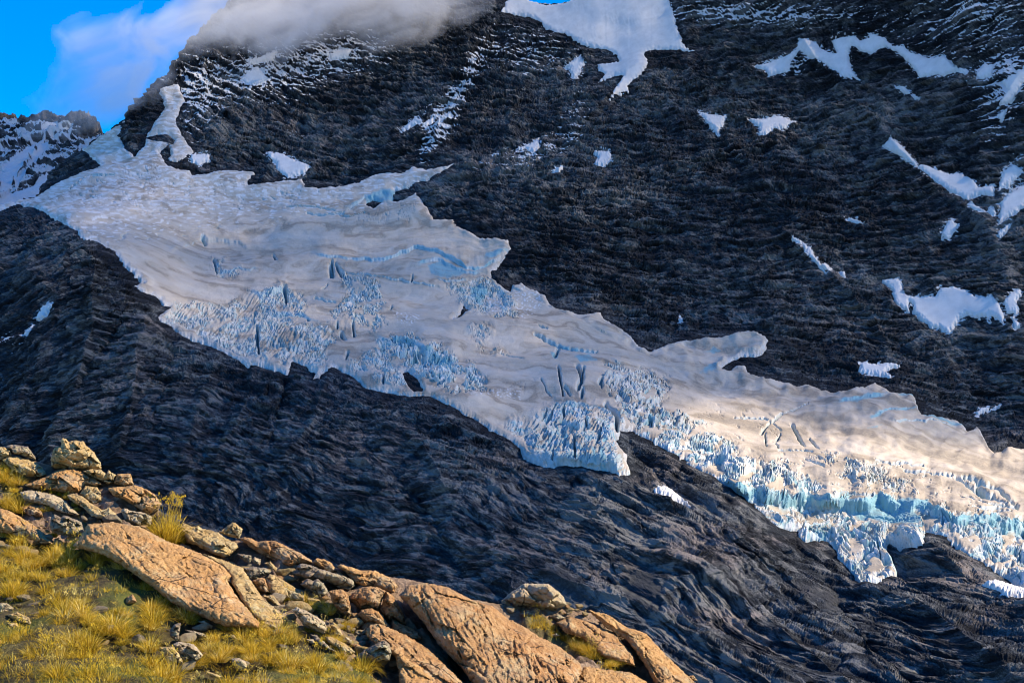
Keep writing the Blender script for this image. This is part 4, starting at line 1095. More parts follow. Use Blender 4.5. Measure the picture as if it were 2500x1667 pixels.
# ------------------------------------------------------------------ rocks
def rock_mat(name, dark, mid, light, stain, lichen=0.35, streak=(1, 1, 1)):
    k = NT(name)
    co = k.coord(*streak); c1 = k.coord()
    oi = k.n("ObjectInfo")
    big = k.noise(c1, .9, 4, .6); med = k.math('ADD', k.math('MULTIPLY', k.noise(co, 4.5, 6, .68), .55), k.math('MULTIPLY', k.noise(k.bedded(36, .55, .4, .07), 1.0, 5, .65), .45)); fin = k.noise(c1, 22, 4, .7); gr = k.noise(c1, 60, 2, .6)
    t = k.math('ADD', k.math('MULTIPLY', med, .5), k.math('ADD', k.math('MULTIPLY', fin, .38), k.math('MULTIPLY', gr, .22)))
    c = k.ramp(t, (.40, dark), (.545, mid), (.68, light))
    c = k.mix(k.rng(big, .45, .62, 0, .9), c, k.mix(.7, c, stain))
    c = k.mix(k.rng(k.noise(c1, 1.9, 5, .65), .52, .62, 0, .6), c, k.mix(1.0, k.mix(.55, c, (.30, .255, .18)), (.80, .80, .80), 'MULTIPLY'))
    c = k.mix(k.rng(k.noise(c1, 1.3, 5, .7), .60, .68, 0, .55), c, (.60, .47, .30))
    li = k.n("TexVoronoi", None, Scale=9.0, Vector=c1)
    lm = k.math('MULTIPLY', k.rng(k.noise(c1, 2.2, 4, .6), .50, .60), k.rng(k.math('ADD', fin, k.math('MULTIPLY', li.outputs["Distance"], .25)), .56, .66))
    c = k.mix(k.math('MULTIPLY', lm, lichen), c, (.46, .42, .24))
    bl = k.rng(k.noise(c1, 7, 5, .7), .62, .72)
    c = k.mix(k.math('MULTIPLY', bl, .55), c, (.055, .05, .042))
    ck = k.n("TexVoronoi", dict(feature='DISTANCE_TO_EDGE'), Scale=1.5)
    wv = k.n("MixRGB", dict(blend_type='ADD'), Fac=.10); k.set(wv, "Color1", co)
    nz = k.n("TexNoise", None, Scale=2.5, Detail=3.0); k.set(nz, "Vector", c1); k.set(wv, "Color2", nz.outputs["Color"])
    k.set(ck, "Vector", wv.outputs[0])
    cm = k.rng(ck.outputs["Distance"], 0.0, .018, .0, 1.0)
    gate = k.rng(k.noise(c1, .8, 2), .46, .56)
    cmm = k.math('SUBTRACT', 1.0, k.math('MULTIPLY', k.math('SUBTRACT', 1.0, cm), gate))
    c = k.mix(k.math('SUBTRACT', 1.0, cmm), c, (.03, .022, .015))
    h = k.math('ADD', k.math('MULTIPLY', med, 1.0), k.math('ADD', k.math('MULTIPLY', fin, .5), k.math('MULTIPLY', gr, .2)))
    h = k.math('ADD', h, k.math('MULTIPLY', cmm, .35))
    k.surface(c, .85, k.bump(h, .055, 1.0), .2)
    return k.m
M_TAN = rock_mat("tan_rock", (.11, .07, .028), (.38, .26, .11), (.54, .41, .20), (.46, .29, .085), .5)
M_ORANGE = rock_mat("orange_slab_rock", (.10, .055, .022), (.39, .22, .080), (.56, .355, .155), (.42, .21, .07), .3, (1, 1, 2.2))
M_RUST = rock_mat("rusty_rock", (.09, .045, .019), (.33, .185, .075), (.48, .305, .14), (.38, .175, .055), .3)
M_GREY = rock_mat("grey_rock", (.06, .047, .033), (.20, .16, .11), (.35, .29, .21), (.26, .17, .09), .55)
M_PALE = rock_mat("pale_rock", (.15, .115, .07), (.36, .285, .18), (.54, .45, .31), (.42, .29, .14), .5)

def stone(name, pts, mode, thick, rnd, mat, seed, tilt=0.6, angular=1.0, lean=0.0, dfoot=None, ribs=None):
    """One rock: its outline, at its own distance, bulging towards and away from the viewer.
    thick, rnd: metres of bulge and rounding width (frame units)."""
    ext = np.ptp(pts, axis=0)
    step = float(np.clip(math.sqrt(ext[0] * ext[1]) / 75, .85, 2.0))
    lo, hi = pts.min(0) - 4, pts.max(0) + 4
    x = np.arange(lo[0], hi[0], step, dtype=F32); y = np.arange(lo[1], hi[1], step, dtype=F32)
    X, Y = np.meshgrid(x, y)
    s0 = sdf(X, Y, pts, 300)
    s = s0 + 1.3 * n2(X / 9, Y / 9, seed) * min(1, ext.min() / 40) + .7 * n2(X / 3.5, Y / 3.5, seed + 1)
    yb = pts[:, 1].max(); xb = pts[np.argmax(pts[:, 1]), 0]
    Df = float(fdepth(np.array([xb]), np.array([yb - 2]))[0]) if dfoot is None else dfoot
    cyy = np.clip(Y, np.interp(X, FSKY[:, 0], FSKY[:, 1]) + 3, None)
    Dg = fdepth(X, cyy)
    pxm = Df / 3434.0
    D = Df + (1 - tilt) * (Dg - Df) + lean * (yb - Y) * pxm
    D = np.where(Y > yb, Df, D)
    t = np.clip(s / rnd, 0, 1)
    prof = np.sqrt(np.clip(1 - (1 - t) ** 2, 0, 1))
    big = ext.max()
    c1 = max(26, big * .36)
    dip = R(34 if name == 'rock_outcrop' else 12); Xr = X * math.cos(dip) + Y * math.sin(dip); Yr = Y * math.cos(dip) - X * math.sin(dip)
    v1 = vor2((Xr + 5 * n2(X / 24, Y / 24, seed + 3)) / c1, Yr / (c1 * .5), seed + 5, .95)
    v2 = vor2((Xr + 3 * n2(X / 12, Y / 12, seed + 4)) / (c1 * .42), Yr / (c1 * .2), seed + 7, .95)
    fac = 1.35 * angular * thick * (.30 * (v1[5] * (v1[3] - .5) + v1[6] * (v1[4] - .5)) * 2.6 + .16 * (v1[2] - .5) - .10 * np.exp(-((v1[1] - v1[0]) / .03) ** 2)
                             + .07 * (v2[2] - .5) + .12 * (v2[5] * (v2[3] - .5) + v2[6] * (v2[4] - .5)))
    bul = thick * prof + fac * sstep(0, 8, s)
    if ribs is not None:
        ang, wv, am = ribs
        vv = -X * math.sin(R(ang)) + Y * math.cos(R(ang)); uu = X * math.cos(R(ang)) + Y * math.sin(R(ang))
        vq = vv + 7 * n2(X / 60, Y / 60, seed + 9)
        bul = bul + .35 * am * ridge(uu / (wv * 7), vq / wv, seed + 11, 3) * sstep(0, 12, s)
        for fq, dp_ in ((3.2, 1.0), (1.5, .55)):
            nn = n2(uu / (wv * 16), vq / (wv * fq), seed + 41)
            bul = bul - am * dp_ * np.exp(-(nn / .045) ** 2) * sstep(-.15, .25, n2(uu / 70, vq / 40, seed + 43)) * sstep(2, 12, s)
    front = place(X, Y, D - bul)
    n = grid_normals(front)
    fr1 = fbm3(front, 2.6, seed + 13, 3); fr2 = fbm3(front, 8.0, seed + 17, 3)
    dsp = (.022 * fr1 + .018 * (.3 - np.abs(fr2)) * 1.5 + .010 * fbm3(front, 21.0, seed + 19, 2)) * sstep(0, 5, s)
    front = front + n * dsp[..., None]
    back = place(X, Y, D + .9 * thick * prof + .02)
    live = s > 0
    nr_, nc_ = live.shape
    kq = live[:-1, :-1] & live[1:, :-1] & live[1:, 1:] & live[:-1, 1:]
    if kq.sum() < 4: return None
    o = puff(name, front, back, live, mat)
    return o

SLAB, BOUL = "rock_outcrop", "boulder"
ROCKS = [  # name, outline, thickness m, rounding px, material, tilt, angularity, ribs, label
 (BOUL, tr('J',690,500,695,360,730,260,770,220,830,210,828,130,862,100,920,120,945,155,1030,125,1080,150,1140,140,1190,210,1290,300,1320,350,1370,420,1390,480,1385,535,1100,550,950,530,760,530), .75, 34, M_TAN, 1.0, 1.0, None, "big cracked tan boulder with a lichened knob on top, perched on the skyline at left"),
 (BOUL, tr('J',75,215,150,195,250,200,380,225,440,300,490,380,500,412,400,392,280,345,170,340,80,265), .5, 22, M_GREY, 1.0, 1.1, None, "low greyish wedge of rock on the skyline left of the big tan boulder"),
 (BOUL, tr('J',-60,230,0,220,60,225,150,290,170,352,60,392,0,412,-60,420), .5, 24, M_TAN, 1.0, 1.0, None, "tan rock cut by the left edge of the photo at the skyline"),
 (SLAB, tr('J',20,400,120,352,250,356,400,405,500,440,590,510,645,605,570,640,400,642,270,605,130,512), .7, 30, M_TAN, .75, .8, None, "rounded tan outcrop just left below the big skyline boulder"),
 (SLAB, tr('J',320,755,500,680,640,620,740,565,830,528,1000,528,1150,570,1300,650,1412,742,1330,762,1160,752,1090,855,900,855,700,832,480,802), .9, 42, M_ORANGE, .8, .7, (20,9,.03), "domed orange outcrop right under the big skyline boulder"),
 (BOUL, tr('J',1125,560,1220,533,1380,533,1450,590,1480,543,1590,612,1550,725,1480,742,1400,700,1260,640), .5, 14, M_TAN, .9, 1.3, None, "shadowed broken block between the big boulder and the square block"),
 (BOUL, tr('J',1548,722,1600,598,1680,590,1790,588,1802,640,1832,742,1700,768,1620,752), .4, 12, M_ORANGE, 1.0, .7, (85,5,.03), "squarish ribbed orange block on the skyline right of the big boulder"),
 (SLAB, tr('J',1470,792,1600,768,1700,766,1850,742,2000,800,2120,868,2215,1012,2170,1092,2050,1152,1960,1122,1880,1065,1700,955,1530,885), .9, 34, M_ORANGE, .85, 1.1, (32,7,.05), "large overhanging outcrop whose blunt nose juts right over the dark wall"),
 (SLAB, tr('J',255,842,400,813,560,838,750,880,900,960,970,1040,1095,1152,1060,1172,850,1132,640,1032,480,992,330,962), .6, 30, M_PALE, .7, .6, (25,9,.03), "pale grey slab sloping down right below the domed orange outcrop"),
 (SLAB, tr('J',900,880,1000,860,1140,900,1250,1000,1400,1080,1500,1050,1600,1150,1680,1235,1560,1255,1400,1215,1250,1180,1130,1060,960,960), .5, 24, M_TAN, .7, .9, (40,7,.04), "yellowish stepped slab between the pale grey slab and the jutting outcrop"),
 (BOUL, tr('J',680,1302,690,1200,740,1150,830,1180,890,1160,980,1190,1050,1220,1112,1252,1160,1400,1150,1452,1000,1465,900,1445,790,1424,700,1375), .5, 26, M_GREY, 1.0, .9, None, "dark grey boulder with pale yellow lichen at the top of the meadow"),
 (SLAB, tr('J',268,1042,400,1010,520,1040,580,1110,592,1182,420,1172,330,1122), .4, 18, M_RUST, .8, .8, None, "small brown slab beside yellow tufts above the grey boulder"),
 (SLAB, tr('J',-80,1060,0,1068,100,1088,280,1178,450,1280,600,1400,742,1564,560,1548,350,1475,150,1424,0,1402,-80,1400), .7, 34, M_ORANGE, .7, .5, (33,9,.04), "long orange slab running down from the left edge above the meadow"),
 (BOUL, tr('J',1650,1092,1700,1058,1800,1098,1950,1118,2085,1182,2062,1305,1850,1298,1700,1248), .35, 14, M_PALE, 1.0, 1.1, None, "pale split block under the jutting outcrop beside the skyline tuft"),
 (SLAB, tr('J',1090,862,1160,756,1330,778,1382,860,1392,965,1280,1005,1150,925), .4, 14, M_TAN, .9, 1.3, None, "fractured tan ledge under the broken blocks"),
 (SLAB, tr('G',415,690,480,600,500,560,640,548,800,572,960,655,1150,725,1280,795,1335,862,1310,890,1352,960,1425,1050,1502,1132,1490,1168,1300,1152,1080,1065,980,1012,850,905,700,805,600,742), 1.1, 26, M_ORANGE, .62, .35, (37,10,.07), "huge smooth orange slab with long diagonal cracks above the meadow"),
 (SLAB, tr('G',1130,718,1290,768,1395,810,1445,890,1515,990,1605,1060,1655,1110,1620,1182,1520,1152,1450,1082,1385,1002,1330,905,1322,860,1250,792), .5, 12, M_TAN, .66, .6, (42,8,.05), "narrow tan slab strip along the right edge of the huge orange slab"),
 (SLAB, tr('K',195,205,258,130,350,180,420,200,470,175,520,215,620,240,745,270,850,350,1000,420,1030,480,900,600,820,625,640,562,440,455,330,425), .7, 22, M_TAN, .85, 1.0, (24,8,.05), "dark sided tan ledge right of the skyline tuft"),
 (BOUL, tr('K',742,272,830,213,935,130,975,140,1080,235,1062,300,1032,365,880,335), .3, 10, M_TAN, 1.0, .7, None, "tilted tan block standing up on the skyline of the slope"),
 (SLAB, tr('K',1020,360,1100,333,1200,348,1280,398,1400,378,1540,388,1700,468,1900,568,2035,655,2030,705,1870,695,1720,745,1500,655,1340,585,1180,485), .8, 26, M_RUST, .8, .7, (28,8,.04), "long rounded rusty outcrop on the skyline right of the tilted block"),
 (SLAB, tr('L',688,185,730,118,850,133,950,188,1010,258,1100,330,1205,402,1100,425,1000,335,850,285,780,245), .5, 14, M_ORANGE, .85, .8, (30,7,.03), "orange skyline slab behind the cracked overhanging block"),
 (SLAB, tr('L',1010,230,1070,203,1200,238,1350,283,1540,288,1700,358,1790,420,1860,505,1800,605,1650,545,1500,495,1400,515,1280,475,1200,385,1100,295), .8, 24, M_ORANGE, .85, .7, (28,8,.04), "broad orange outcrop on the skyline left of the great brown dome"),
 (BOUL, tr('L',425,335,480,218,560,190,680,218,800,268,950,310,1130,368,1250,428,1270,500,1200,562,1130,545,1040,535,960,475,850,445,680,425,560,392), .5, 12, M_GREY, 1.0, 1.5, None, "cracked overhanging block with a deep black gap beneath"),
 (BOUL, tr('L',518,482,620,393,690,428,765,398,850,480,922,602,850,665,680,585,620,545), .4, 14, M_GREY, 1.0, 1.2, None, "two faced brown and grey rock below the cracked overhanging block"),
 (BOUL, tr('L',912,572,1000,548,1110,548,1172,620,1202,720,1222,882,1190,932,1080,865,990,785,938,692), .45, 18, M_RUST, 1.0, .7, None, "upright orange block standing left of a black cavity"),
 (BOUL, tr('L',1195,682,1230,588,1330,538,1420,508,1560,508,1692,570,1645,700,1602,832,1450,815,1330,835,1260,745), .6, 30, M_RUST, 1.0, .5, None, "large rounded rusty boulder above the black cavity"),
 (BOUL, tr('L',1700,578,1780,618,1870,758,1932,880,1972,1032,1900,1022,1790,932,1750,985,1680,925,1602,825,1650,692), .5, 20, M_RUST, 1.0, .6, None, "tall rusty boulder split from the rounded one by a crack"),
 (BOUL, tr('L',1308,892,1350,828,1500,803,1590,848,1680,958,1755,1062,1710,1115,1600,1062,1500,1032,1390,992), .5, 24, M_RUST, 1.0, .6, None, "oblong orange boulder lying below the rounded rusty one"),
 (BOUL, tr('L',398,822,480,788,600,838,720,898,860,998,912,1092,870,1175,720,1122,570,1062,500,952), .5, 22, M_PALE, 1.0, .8, None, "long pale grey boulder below the yellow ledge tuft, black hollow at its left"),
 (BOUL, tr('L',918,1032,980,988,1050,1058,1112,1182,1070,1224,990,1165), .28, 10, M_TAN, 1.0, .8, None, "small upright tan stone right of the long pale grey boulder"),
 (BOUL, tr('L',1408,1122,1440,1068,1560,1078,1680,1128,1790,1188,1852,1302,1800,1355,1680,1245,1560,1235,1430,1215), .45, 18, M_TAN, 1.0, .9, None, "tan boulder just above the big grey triangular rock"),
 (BOUL, tr('L',1235,1495,1400,1368,1560,1288,1660,1238,1742,1290,1772,1422,1740,1525,1500,1555,1350,1545), .5, 18, M_GREY, 1.0, .9, None, "big grey triangular rock at the right end of the meadow"),
 (SLAB, tr('L',1758,932,1900,1018,2050,1078,2190,1178,2205,1245,2050,1225,1880,1165,1780,1105), .4, 14, M_RUST, .9, .7, None, "pointed rusty rib of rock at the foot of the great brown dome"),
 (SLAB, tr('H',180,1032,240,968,350,953,480,978,580,1028,640,1058,760,1098,860,1178,950,1218,1040,1278,1160,1338,1280,1428,1312,1482,1260,1600,1100,1660,700,1660,560,1472,430,1342,350,1222,240,1092), 1.9, 62, M_RUST, .72, .35, (68,12,.10), "great rounded brown dome of rock with vertical cracks on its right flank"),
 (SLAB, tr('H',1262,1530,1320,1458,1420,1478,1600,1498,1700,1558,1790,1680,1262,1680), .7, 30, M_ORANGE, .8, .8, None, "dark fronted orange outcrop at the bottom edge right of the dome"),
 (SLAB, tr('H',1140,1195,1240,1158,1330,1188,1500,1258,1560,1328,1620,1398,1635,1472,1540,1445,1420,1405,1300,1295,1200,1265), .7, 26, M_RUST, .7, .5, (28,9,.04), "pinkish slab right of the narrow strip of yellow grass"),
 (SLAB, tr('H',1330,1115,1460,1145,1580,1225,1690,1258,1790,1366,1870,1444,1960,1526,2005,1575,2060,1680,1800,1680,1700,1485,1650,1405,1560,1295,1440,1225), .8, 30, M_ORANGE, .7, .7, (45,9,.06), "long orange flank of rock forming the skyline at the right end of the slope"),
 (SLAB, tr('H',0,1210,60,1200,230,1270,370,1360,480,1470,620,1600,420,1640,300,1500,200,1430,80,1360,0,1300), .5, 20, M_RUST, .8, .8, (40,8,.05), "brown slab running down along the left foot of the great dome"),
 (SLAB, tr('H',150,1340,320,1450,480,1560,600,1680,200,1680,180,1500), .5, 20, M_ORANGE, .85, 1.0, (42,8,.05), "orange slab at the bottom edge right of the big grey triangular rock"),
 (SLAB, tr('H',620,1560,760,1500,960,1520,1180,1560,1250,1680,600,1680), .5, 20, M_TAN, .9, 1.2, None, "broken tan ledge along the bottom edge below the great dome"),
 (BOUL, tr('H',808,1065,870,1008,950,958,1100,960,1150,1000,1192,1040,1212,1092,1150,1114,1010,1110,920,1096), .9, 24, M_PALE, 1.0, 1.2, None, "large pale boulder alone on the skyline at the middle of the slope"),
 (BOUL, tr('K',1088,765,1200,738,1400,758,1475,812,1430,842,1270,892,1170,920,1130,855), .25, 10, M_GREY, .9, .7, None, "flat greyish rock lying over a dark gap beside the huge orange slab"),
 (BOUL, tr('K',1208,935,1290,898,1382,893,1445,1092,1400,1115,1280,1055), .3, 12, M_RUST, 1.0, 1.0, None, "brown block in the dark gap under the flat greyish rock"),
 (SLAB, tr('K',1385,900,1450,838,1600,898,1750,998,1950,1128,2145,1180,2155,1245,2050,1255,1700,1185,1560,1205,1440,1095), .5, 18, M_TAN, .85, 1.1, (30,8,.05), "broken tan ledge above the yellow ledge tuft"),
 (BOUL, tr('K',1335,1135,1500,1128,1605,1282,1580,1325,1430,1215), .3, 12, M_TAN, 1.0, 1.0, None, "small tan block below the brown block in the dark gap"),
 (BOUL, tr('K',995,562,1100,568,1195,590,1205,640,1180,714,1060,645), .22, 9, M_GREY, 1.0, 1.0, None, "small grey block in the hollow behind the huge orange slab"),
 (BOUL, tr('K',1200,642,1240,608,1335,640,1312,735,1220,702), .2, 8, M_PALE, 1.0, 1.0, None, "pale cube shaped stone beside the small grey block in the hollow"),
 (BOUL, tr('K',1365,692,1460,668,1555,762,1532,820,1470,802), .25, 12, M_TAN, 1.0, .6, None, "rounded tan stone right of the pale cube shaped stone"),
 (BOUL, tr('M',1808,1158,1970,1148,2030,1218,2092,1342,1900,1348), .22, 9, M_TAN, 1.0, .6, None, "flat faced pinkish block in the grass, left half of a split pair"),
 (BOUL, tr('M',1955,1122,2020,1093,2200,1118,2312,1252,2210,1358,2085,1335,2035,1225), .25, 10, M_PALE, 1.0, 1.1, None, "pale angular block in the grass, right half of a split pair"),
 (BOUL, tr('M',1418,642,1440,588,1512,553,1558,642,1500,662,1420,684), .2, 9, M_RUST, 1.0, .7, None, "small dark brown block at the lower left foot of the huge orange slab"),
 (BOUL, tr('N',75,805,150,718,240,698,246,720,220,870,222,932,170,975,95,905), .2, 8, M_GREY, 1.0, .9, None, "upright grey stone with a lit edge standing in the grass above the split pair"),
 (BOUL, tr('N',295,800,430,812,560,846,632,900,560,925,420,893), .15, 6, M_GREY, 1.0, .8, None, "flat blue grey stone lying in the grass right of the upright grey stone"),
 (BOUL, tr('M',65,792,200,757,330,818,382,902,300,914,150,845), .2, 9, M_TAN, .9, 1.0, (25,5,.02), "layered brown stone near the left edge of the meadow"),
 (BOUL, tr('M',-10,658,80,653,162,720,130,765,-10,785), .2, 9, M_PALE, 1.0, .8, None, "pale stone at the left edge of the meadow above the layered brown stone"),
 (BOUL, tr('M',75,885,190,878,242,950,130,966), .16, 8, M_TAN, 1.0, .8, None, "small tan stone just below the layered brown stone"),
 (BOUL, tr('N',935,872,1000,868,1084,940,1030,975), .12, 6, M_PALE, 1.0, .8, None, "small pale stone in the grass under the lower edge of the huge orange slab"),
 (BOUL, tr('N',965,1215,1080,1198,1180,1258,1195,1342,1100,1385,990,1305), .16, 9, M_PALE, 1.0, .8, None, "pale rounded stone in the middle of the lower meadow"),
 (BOUL, tr('N',575,1372,700,1418,855,1472,780,1505,640,1445), .12, 6, M_TAN, 1.0, .8, None, "long flat tan stone low in the grass near the bottom edge"),
 (BOUL, tr('N',485,680,580,668,705,742,690,795,600,765), .14, 7, M_PALE, 1.0, .9, None, "pale stone among tufts at the foot of the huge orange slab"),
 (BOUL, tr('M',1065,482,1200,463,1315,490,1260,535,1150,545), .16, 8, M_PALE, 1.0, .8, None, "flat whitish stone in the upper meadow among golden tufts"),
 (BOUL, tr('L',595,1222,700,1228,742,1280,700,1305,620,1265), .14, 7, M_PALE, 1.0, .8, None, "pale stone at the top right border of the meadow"),
 (SLAB, tr('L',838,1180,960,1198,1150,1298,1285,1402,1220,1455,1060,1375,900,1275), .3, 12, M_TAN, .9, .9, (35,6,.03), "long tan slab lying among small stones right of the meadow"),
 (SLAB, tr('L',655,1160,740,1165,860,1280,1020,1400,960,1400,820,1330,720,1240), .25, 9, M_GREY, .9, .9, (38,6,.03), "narrow grey rib of rock at the right border of the meadow"),
 (BOUL, tr('L',1065,1252,1150,1188,1275,1272,1200,1295), .14, 7, M_PALE, 1.0, .8, None, "pale wedge shaped stone beside the long tan slab"),
 (BOUL, tr('L',1195,1302,1300,1288,1425,1352,1330,1405), .16, 7, M_RUST, 1.0, .8, None, "orange stone between the pale wedge and the big grey triangular rock"),
 (BOUL, tr('L',1425,1285,1545,1190,1560,1225,1500,1290), .12, 6, M_GREY, 1.0, .8, None, "small leaning grey stone above the big grey triangular rock"),
 (BOUL, tr('L',1290,1140,1400,1085,1412,1110,1340,1180), .12, 6, M_GREY, 1.0, .8, None, "small grey stone left of the tan boulder above the triangular rock"),
 (BOUL, tr('O',793,672,860,618,938,655,900,684), .2, 7, M_PALE, 1.0, .9, None, "whitish angular stone on the pinkish slab below the lone skyline boulder"),
 (BOUL, tr('O',698,737,780,708,818,745,760,764), .16, 6, M_PALE, 1.0, .9, None, "whitish stone at the head of the narrow strip of yellow grass"),
 (BOUL, tr('O',1648,922,1750,918,1762,1000,1700,1024,1652,982), .25, 8, M_TAN, 1.0, .8, None, "brown block on the orange flank near the right end of the slope"),
 (BOUL, tr('O',248,572,320,578,334,622,290,644), .2, 6, M_RUST, 1.0, .9, None, "small rusty block on top of the great dome"),
 (BOUL, tr('O',378,512,480,478,524,530,430,544), .22, 7, M_GREY, 1.0, .9, None, "grey stone just below the lone skyline boulder"),
 (BOUL, tr('O',690,540,790,500,880,560,800,600), .25, 8, M_GREY, 1.0, 1.0, None, "grey stone right below the lone skyline boulder beside the pinkish slab"),
 (BOUL, tr('O',1248,660,1400,708,1450,762,1340,722), .2, 6, M_GREY, .9, .8, None, "dark undercut ledge stone on the orange flank"),
 (BOUL, tr('O',2178,1172,2230,1158,2286,1222,2200,1236), .3, 8, M_ORANGE, 1.0, .9, None, "small block on the skyline at the lower right end of the slope"),
 (BOUL, tr('O',1195,1010,1230,1006,1275,1028,1230,1038), .1, 5, M_PALE, 1.0, .8, None, "small white stone at the lower end of the narrow strip of yellow grass"),
]
for i, (nm, pts, thick, rnd, mat, tilt, ang, ribs, lab) in enumerate(ROCKS):
    big = nm == SLAB
    o = stone(nm, pts, None, thick * (.5 if big else .62), rnd, mat, 2000 + 23 * i, tilt * (.4 if big else 1.0), ang, 0.12 if nm == BOUL else 0.0, None, ribs)
    if o is not None:
        tag(o, lab, "rock outcrop" if nm == SLAB else "boulder", "rock outcrops of the foreground slope" if nm == SLAB else "boulders of the foreground slope")

# ------------------------------------------------------------------ loose stones
import random
rnd_ = random.Random(5)
def stone_mesh(seed):
    """Angular stone: a ball cut by random planes."""
    rs = np.random.RandomState(seed)
    n = 18
    th, ph = np.meshgrid(np.linspace(0, 2 * math.pi, 2 * n, endpoint=False), np.linspace(0, math.pi, n + 1))
    d = np.stack([np.sin(ph) * np.cos(th), np.sin(ph) * np.sin(th), np.cos(ph)], -1)
    r = np.full(d.shape[:2], 1.0)
    for _ in range(11):
        v = rs.normal(size=3); v /= np.linalg.norm(v)
        off = rs.uniform(.5, .85)
        c = d @ v
        r = np.where(c > 1e-3, np.minimum(r, off / np.maximum(c, 1e-3)), r)
    P = d * r[..., None] * np.array([1.0, rs.uniform(.6, .9), rs.uniform(.4, .7)])
    P = P + d * (.05 * fbm3(P + seed, 3.0, seed % 50, 3))[..., None]
    i = np.arange((n + 1) * 2 * n).reshape(n + 1, 2 * n); j = np.roll(i, -1, 1)
    q = np.stack([i[:-1], i[1:], j[1:], j[:-1]], -1).reshape(-1, 4)
    return new_mesh("stone", P.reshape(-1, 3), q)
def ground_point(X, Y):
    return place(np.array([X]), np.array([Y]), fdepth(np.array([X], F32), np.array([Y], F32)))[0]
VAR = {}
for mi, m in enumerate((M_TAN, M_RUST, M_GREY, M_PALE)):
    for v in range(4):
        me = stone_mesh(300 + mi * 10 + v); me.materials.append(m); VAR[(mi, v)] = me
def add_stone(X, Y, size, mi, label, group):
    p = ground_point(X, Y)
    o = bpy.data.objects.new("stone", VAR[(mi, rnd_.randrange(4))])
    o.location = (p[0], p[1], p[2] + size * .3)
    o.rotation_euler = (rnd_.uniform(-.4, .4), rnd_.uniform(-.4, .4), rnd_.uniform(0, 6.3))
    s = size * rnd_.uniform(.8, 1.2); o.scale = (s, s * rnd_.uniform(.8, 1.1), s * rnd_.uniform(.7, 1.1))
    COL.objects.link(o); tag(o, label, "stone", group)
def scatter(poly, n, lo, hi, mats, label, group, avoid=None, power=2.5):
    a, b = poly.min(0), poly.max(0); k = 0; tries = 0
    while k < n and tries < n * 60:
        tries += 1
        X, Y = rnd_.uniform(a[0], b[0]), rnd_.uniform(a[1], b[1])
        if not inside(np.array([X]), np.array([Y]), poly)[0]: continue
        if X < -10 or Y > 1690: continue
        add_stone(X, Y, lo + (hi - lo) * rnd_.random() ** power, rnd_.choice(mats), label, group); k += 1
RUBBLE = tr('G',330,470,480,520,700,560,1000,690,1300,780,1500,800,1700,800,1900,960,2060,1000,2300,1250,2352,1475,2050,1300,1850,1130,1650,1150,1480,920,1300,780,1000,700,640,560,480,560)
scatter(RUBBLE, 150, .03, .17, (0, 1, 2, 0, 3), "small angular stone in the rubble between the orange outcrops", "rubble between the outcrops")
scatter(tr('J',300,1150,640,1180,720,1450,1100,1480,1200,1600,700,1560,600,1380), 14, .03, .10, (0, 2, 3), "small stone wedged around the dark grey boulder above the meadow", "stones round the dark grey boulder")
scatter(tr('O',150,400,850,440,950,400,1150,520,1000,560,900,560,780,620,620,600,480,580,330,520), 60, .025, .10, (0, 2, 3, 1), "small stone in the gravel patch at the foot of the lone skyline boulder", "stones by the lone skyline boulder")
scatter(tr('L',1050,950,1400,1000,1420,1300,1300,1420,1050,1250,980,1150), 30, .03, .10, (0, 2, 3), "small stone in the heap left of the big grey triangular rock", "stones by the triangular rock")
scatter(tr('M',0,560,300,640,480,760,420,960,0,960), 14, .03, .10, (3, 0, 2), "small stone at the left edge of the meadow near the layered brown stone", "stones at the left edge of the meadow")
scatter(tr('M',-10,0,300,60,420,140,150,140,0,120), 8, .05, .14, (3, 0), "pale stone at the top left corner of the meadow", "pale stones at the top left of the meadow")
scatter(MEADOW, 75, .025, .13, (3, 3, 0, 2), "small pale stone scattered among the golden grass", "stones scattered in the meadow")
scatter(tr('O',900,480,1300,560,1650,760,2050,1150,1700,1100,1500,900,1200,700), 26, .02, .09, (0, 0, 3), "small stone lying on the long orange flank at the right", "stones on the orange flank")
# ------------------------------------------------------------------ grass
def grass_material():
    k = NT("golden_grass")
    rn, hgt, hue, _ = k.attr("mask")
    oi = k.n("ObjectInfo")
    t = k.math('ADD', k.math('MULTIPLY', rn, .7), k.math('MULTIPLY', oi.outputs["Random"], .3))
    c = k.ramp(t, (.10, (.20, .135, .012)), (.36, (.52, .335, .022)), (.62, (.76, .51, .045)), (.92, (.85, .70, .26)))
    gr = k.ramp(rn, (.1, (.07, .10, .015)), (.9, (.24, .26, .05)))
    c = k.mix(hue, c, gr)
    d = k.n("BsdfDiffuse"); k.set(d, "Color", c)
    tr_ = k.n("BsdfTranslucent"); k.set(tr_, "Color", c)
    ms_ = k.n("MixShader", None, Fac=.45); k.t.links.new(d.outputs[0], ms_.inputs[1]); k.t.links.new(tr_.outputs[0], ms_.inputs[2])
    k.t.links.new(ms_.outputs[0], k.out.inputs["Surface"])
    return k.m
M_GRASS = grass_material()

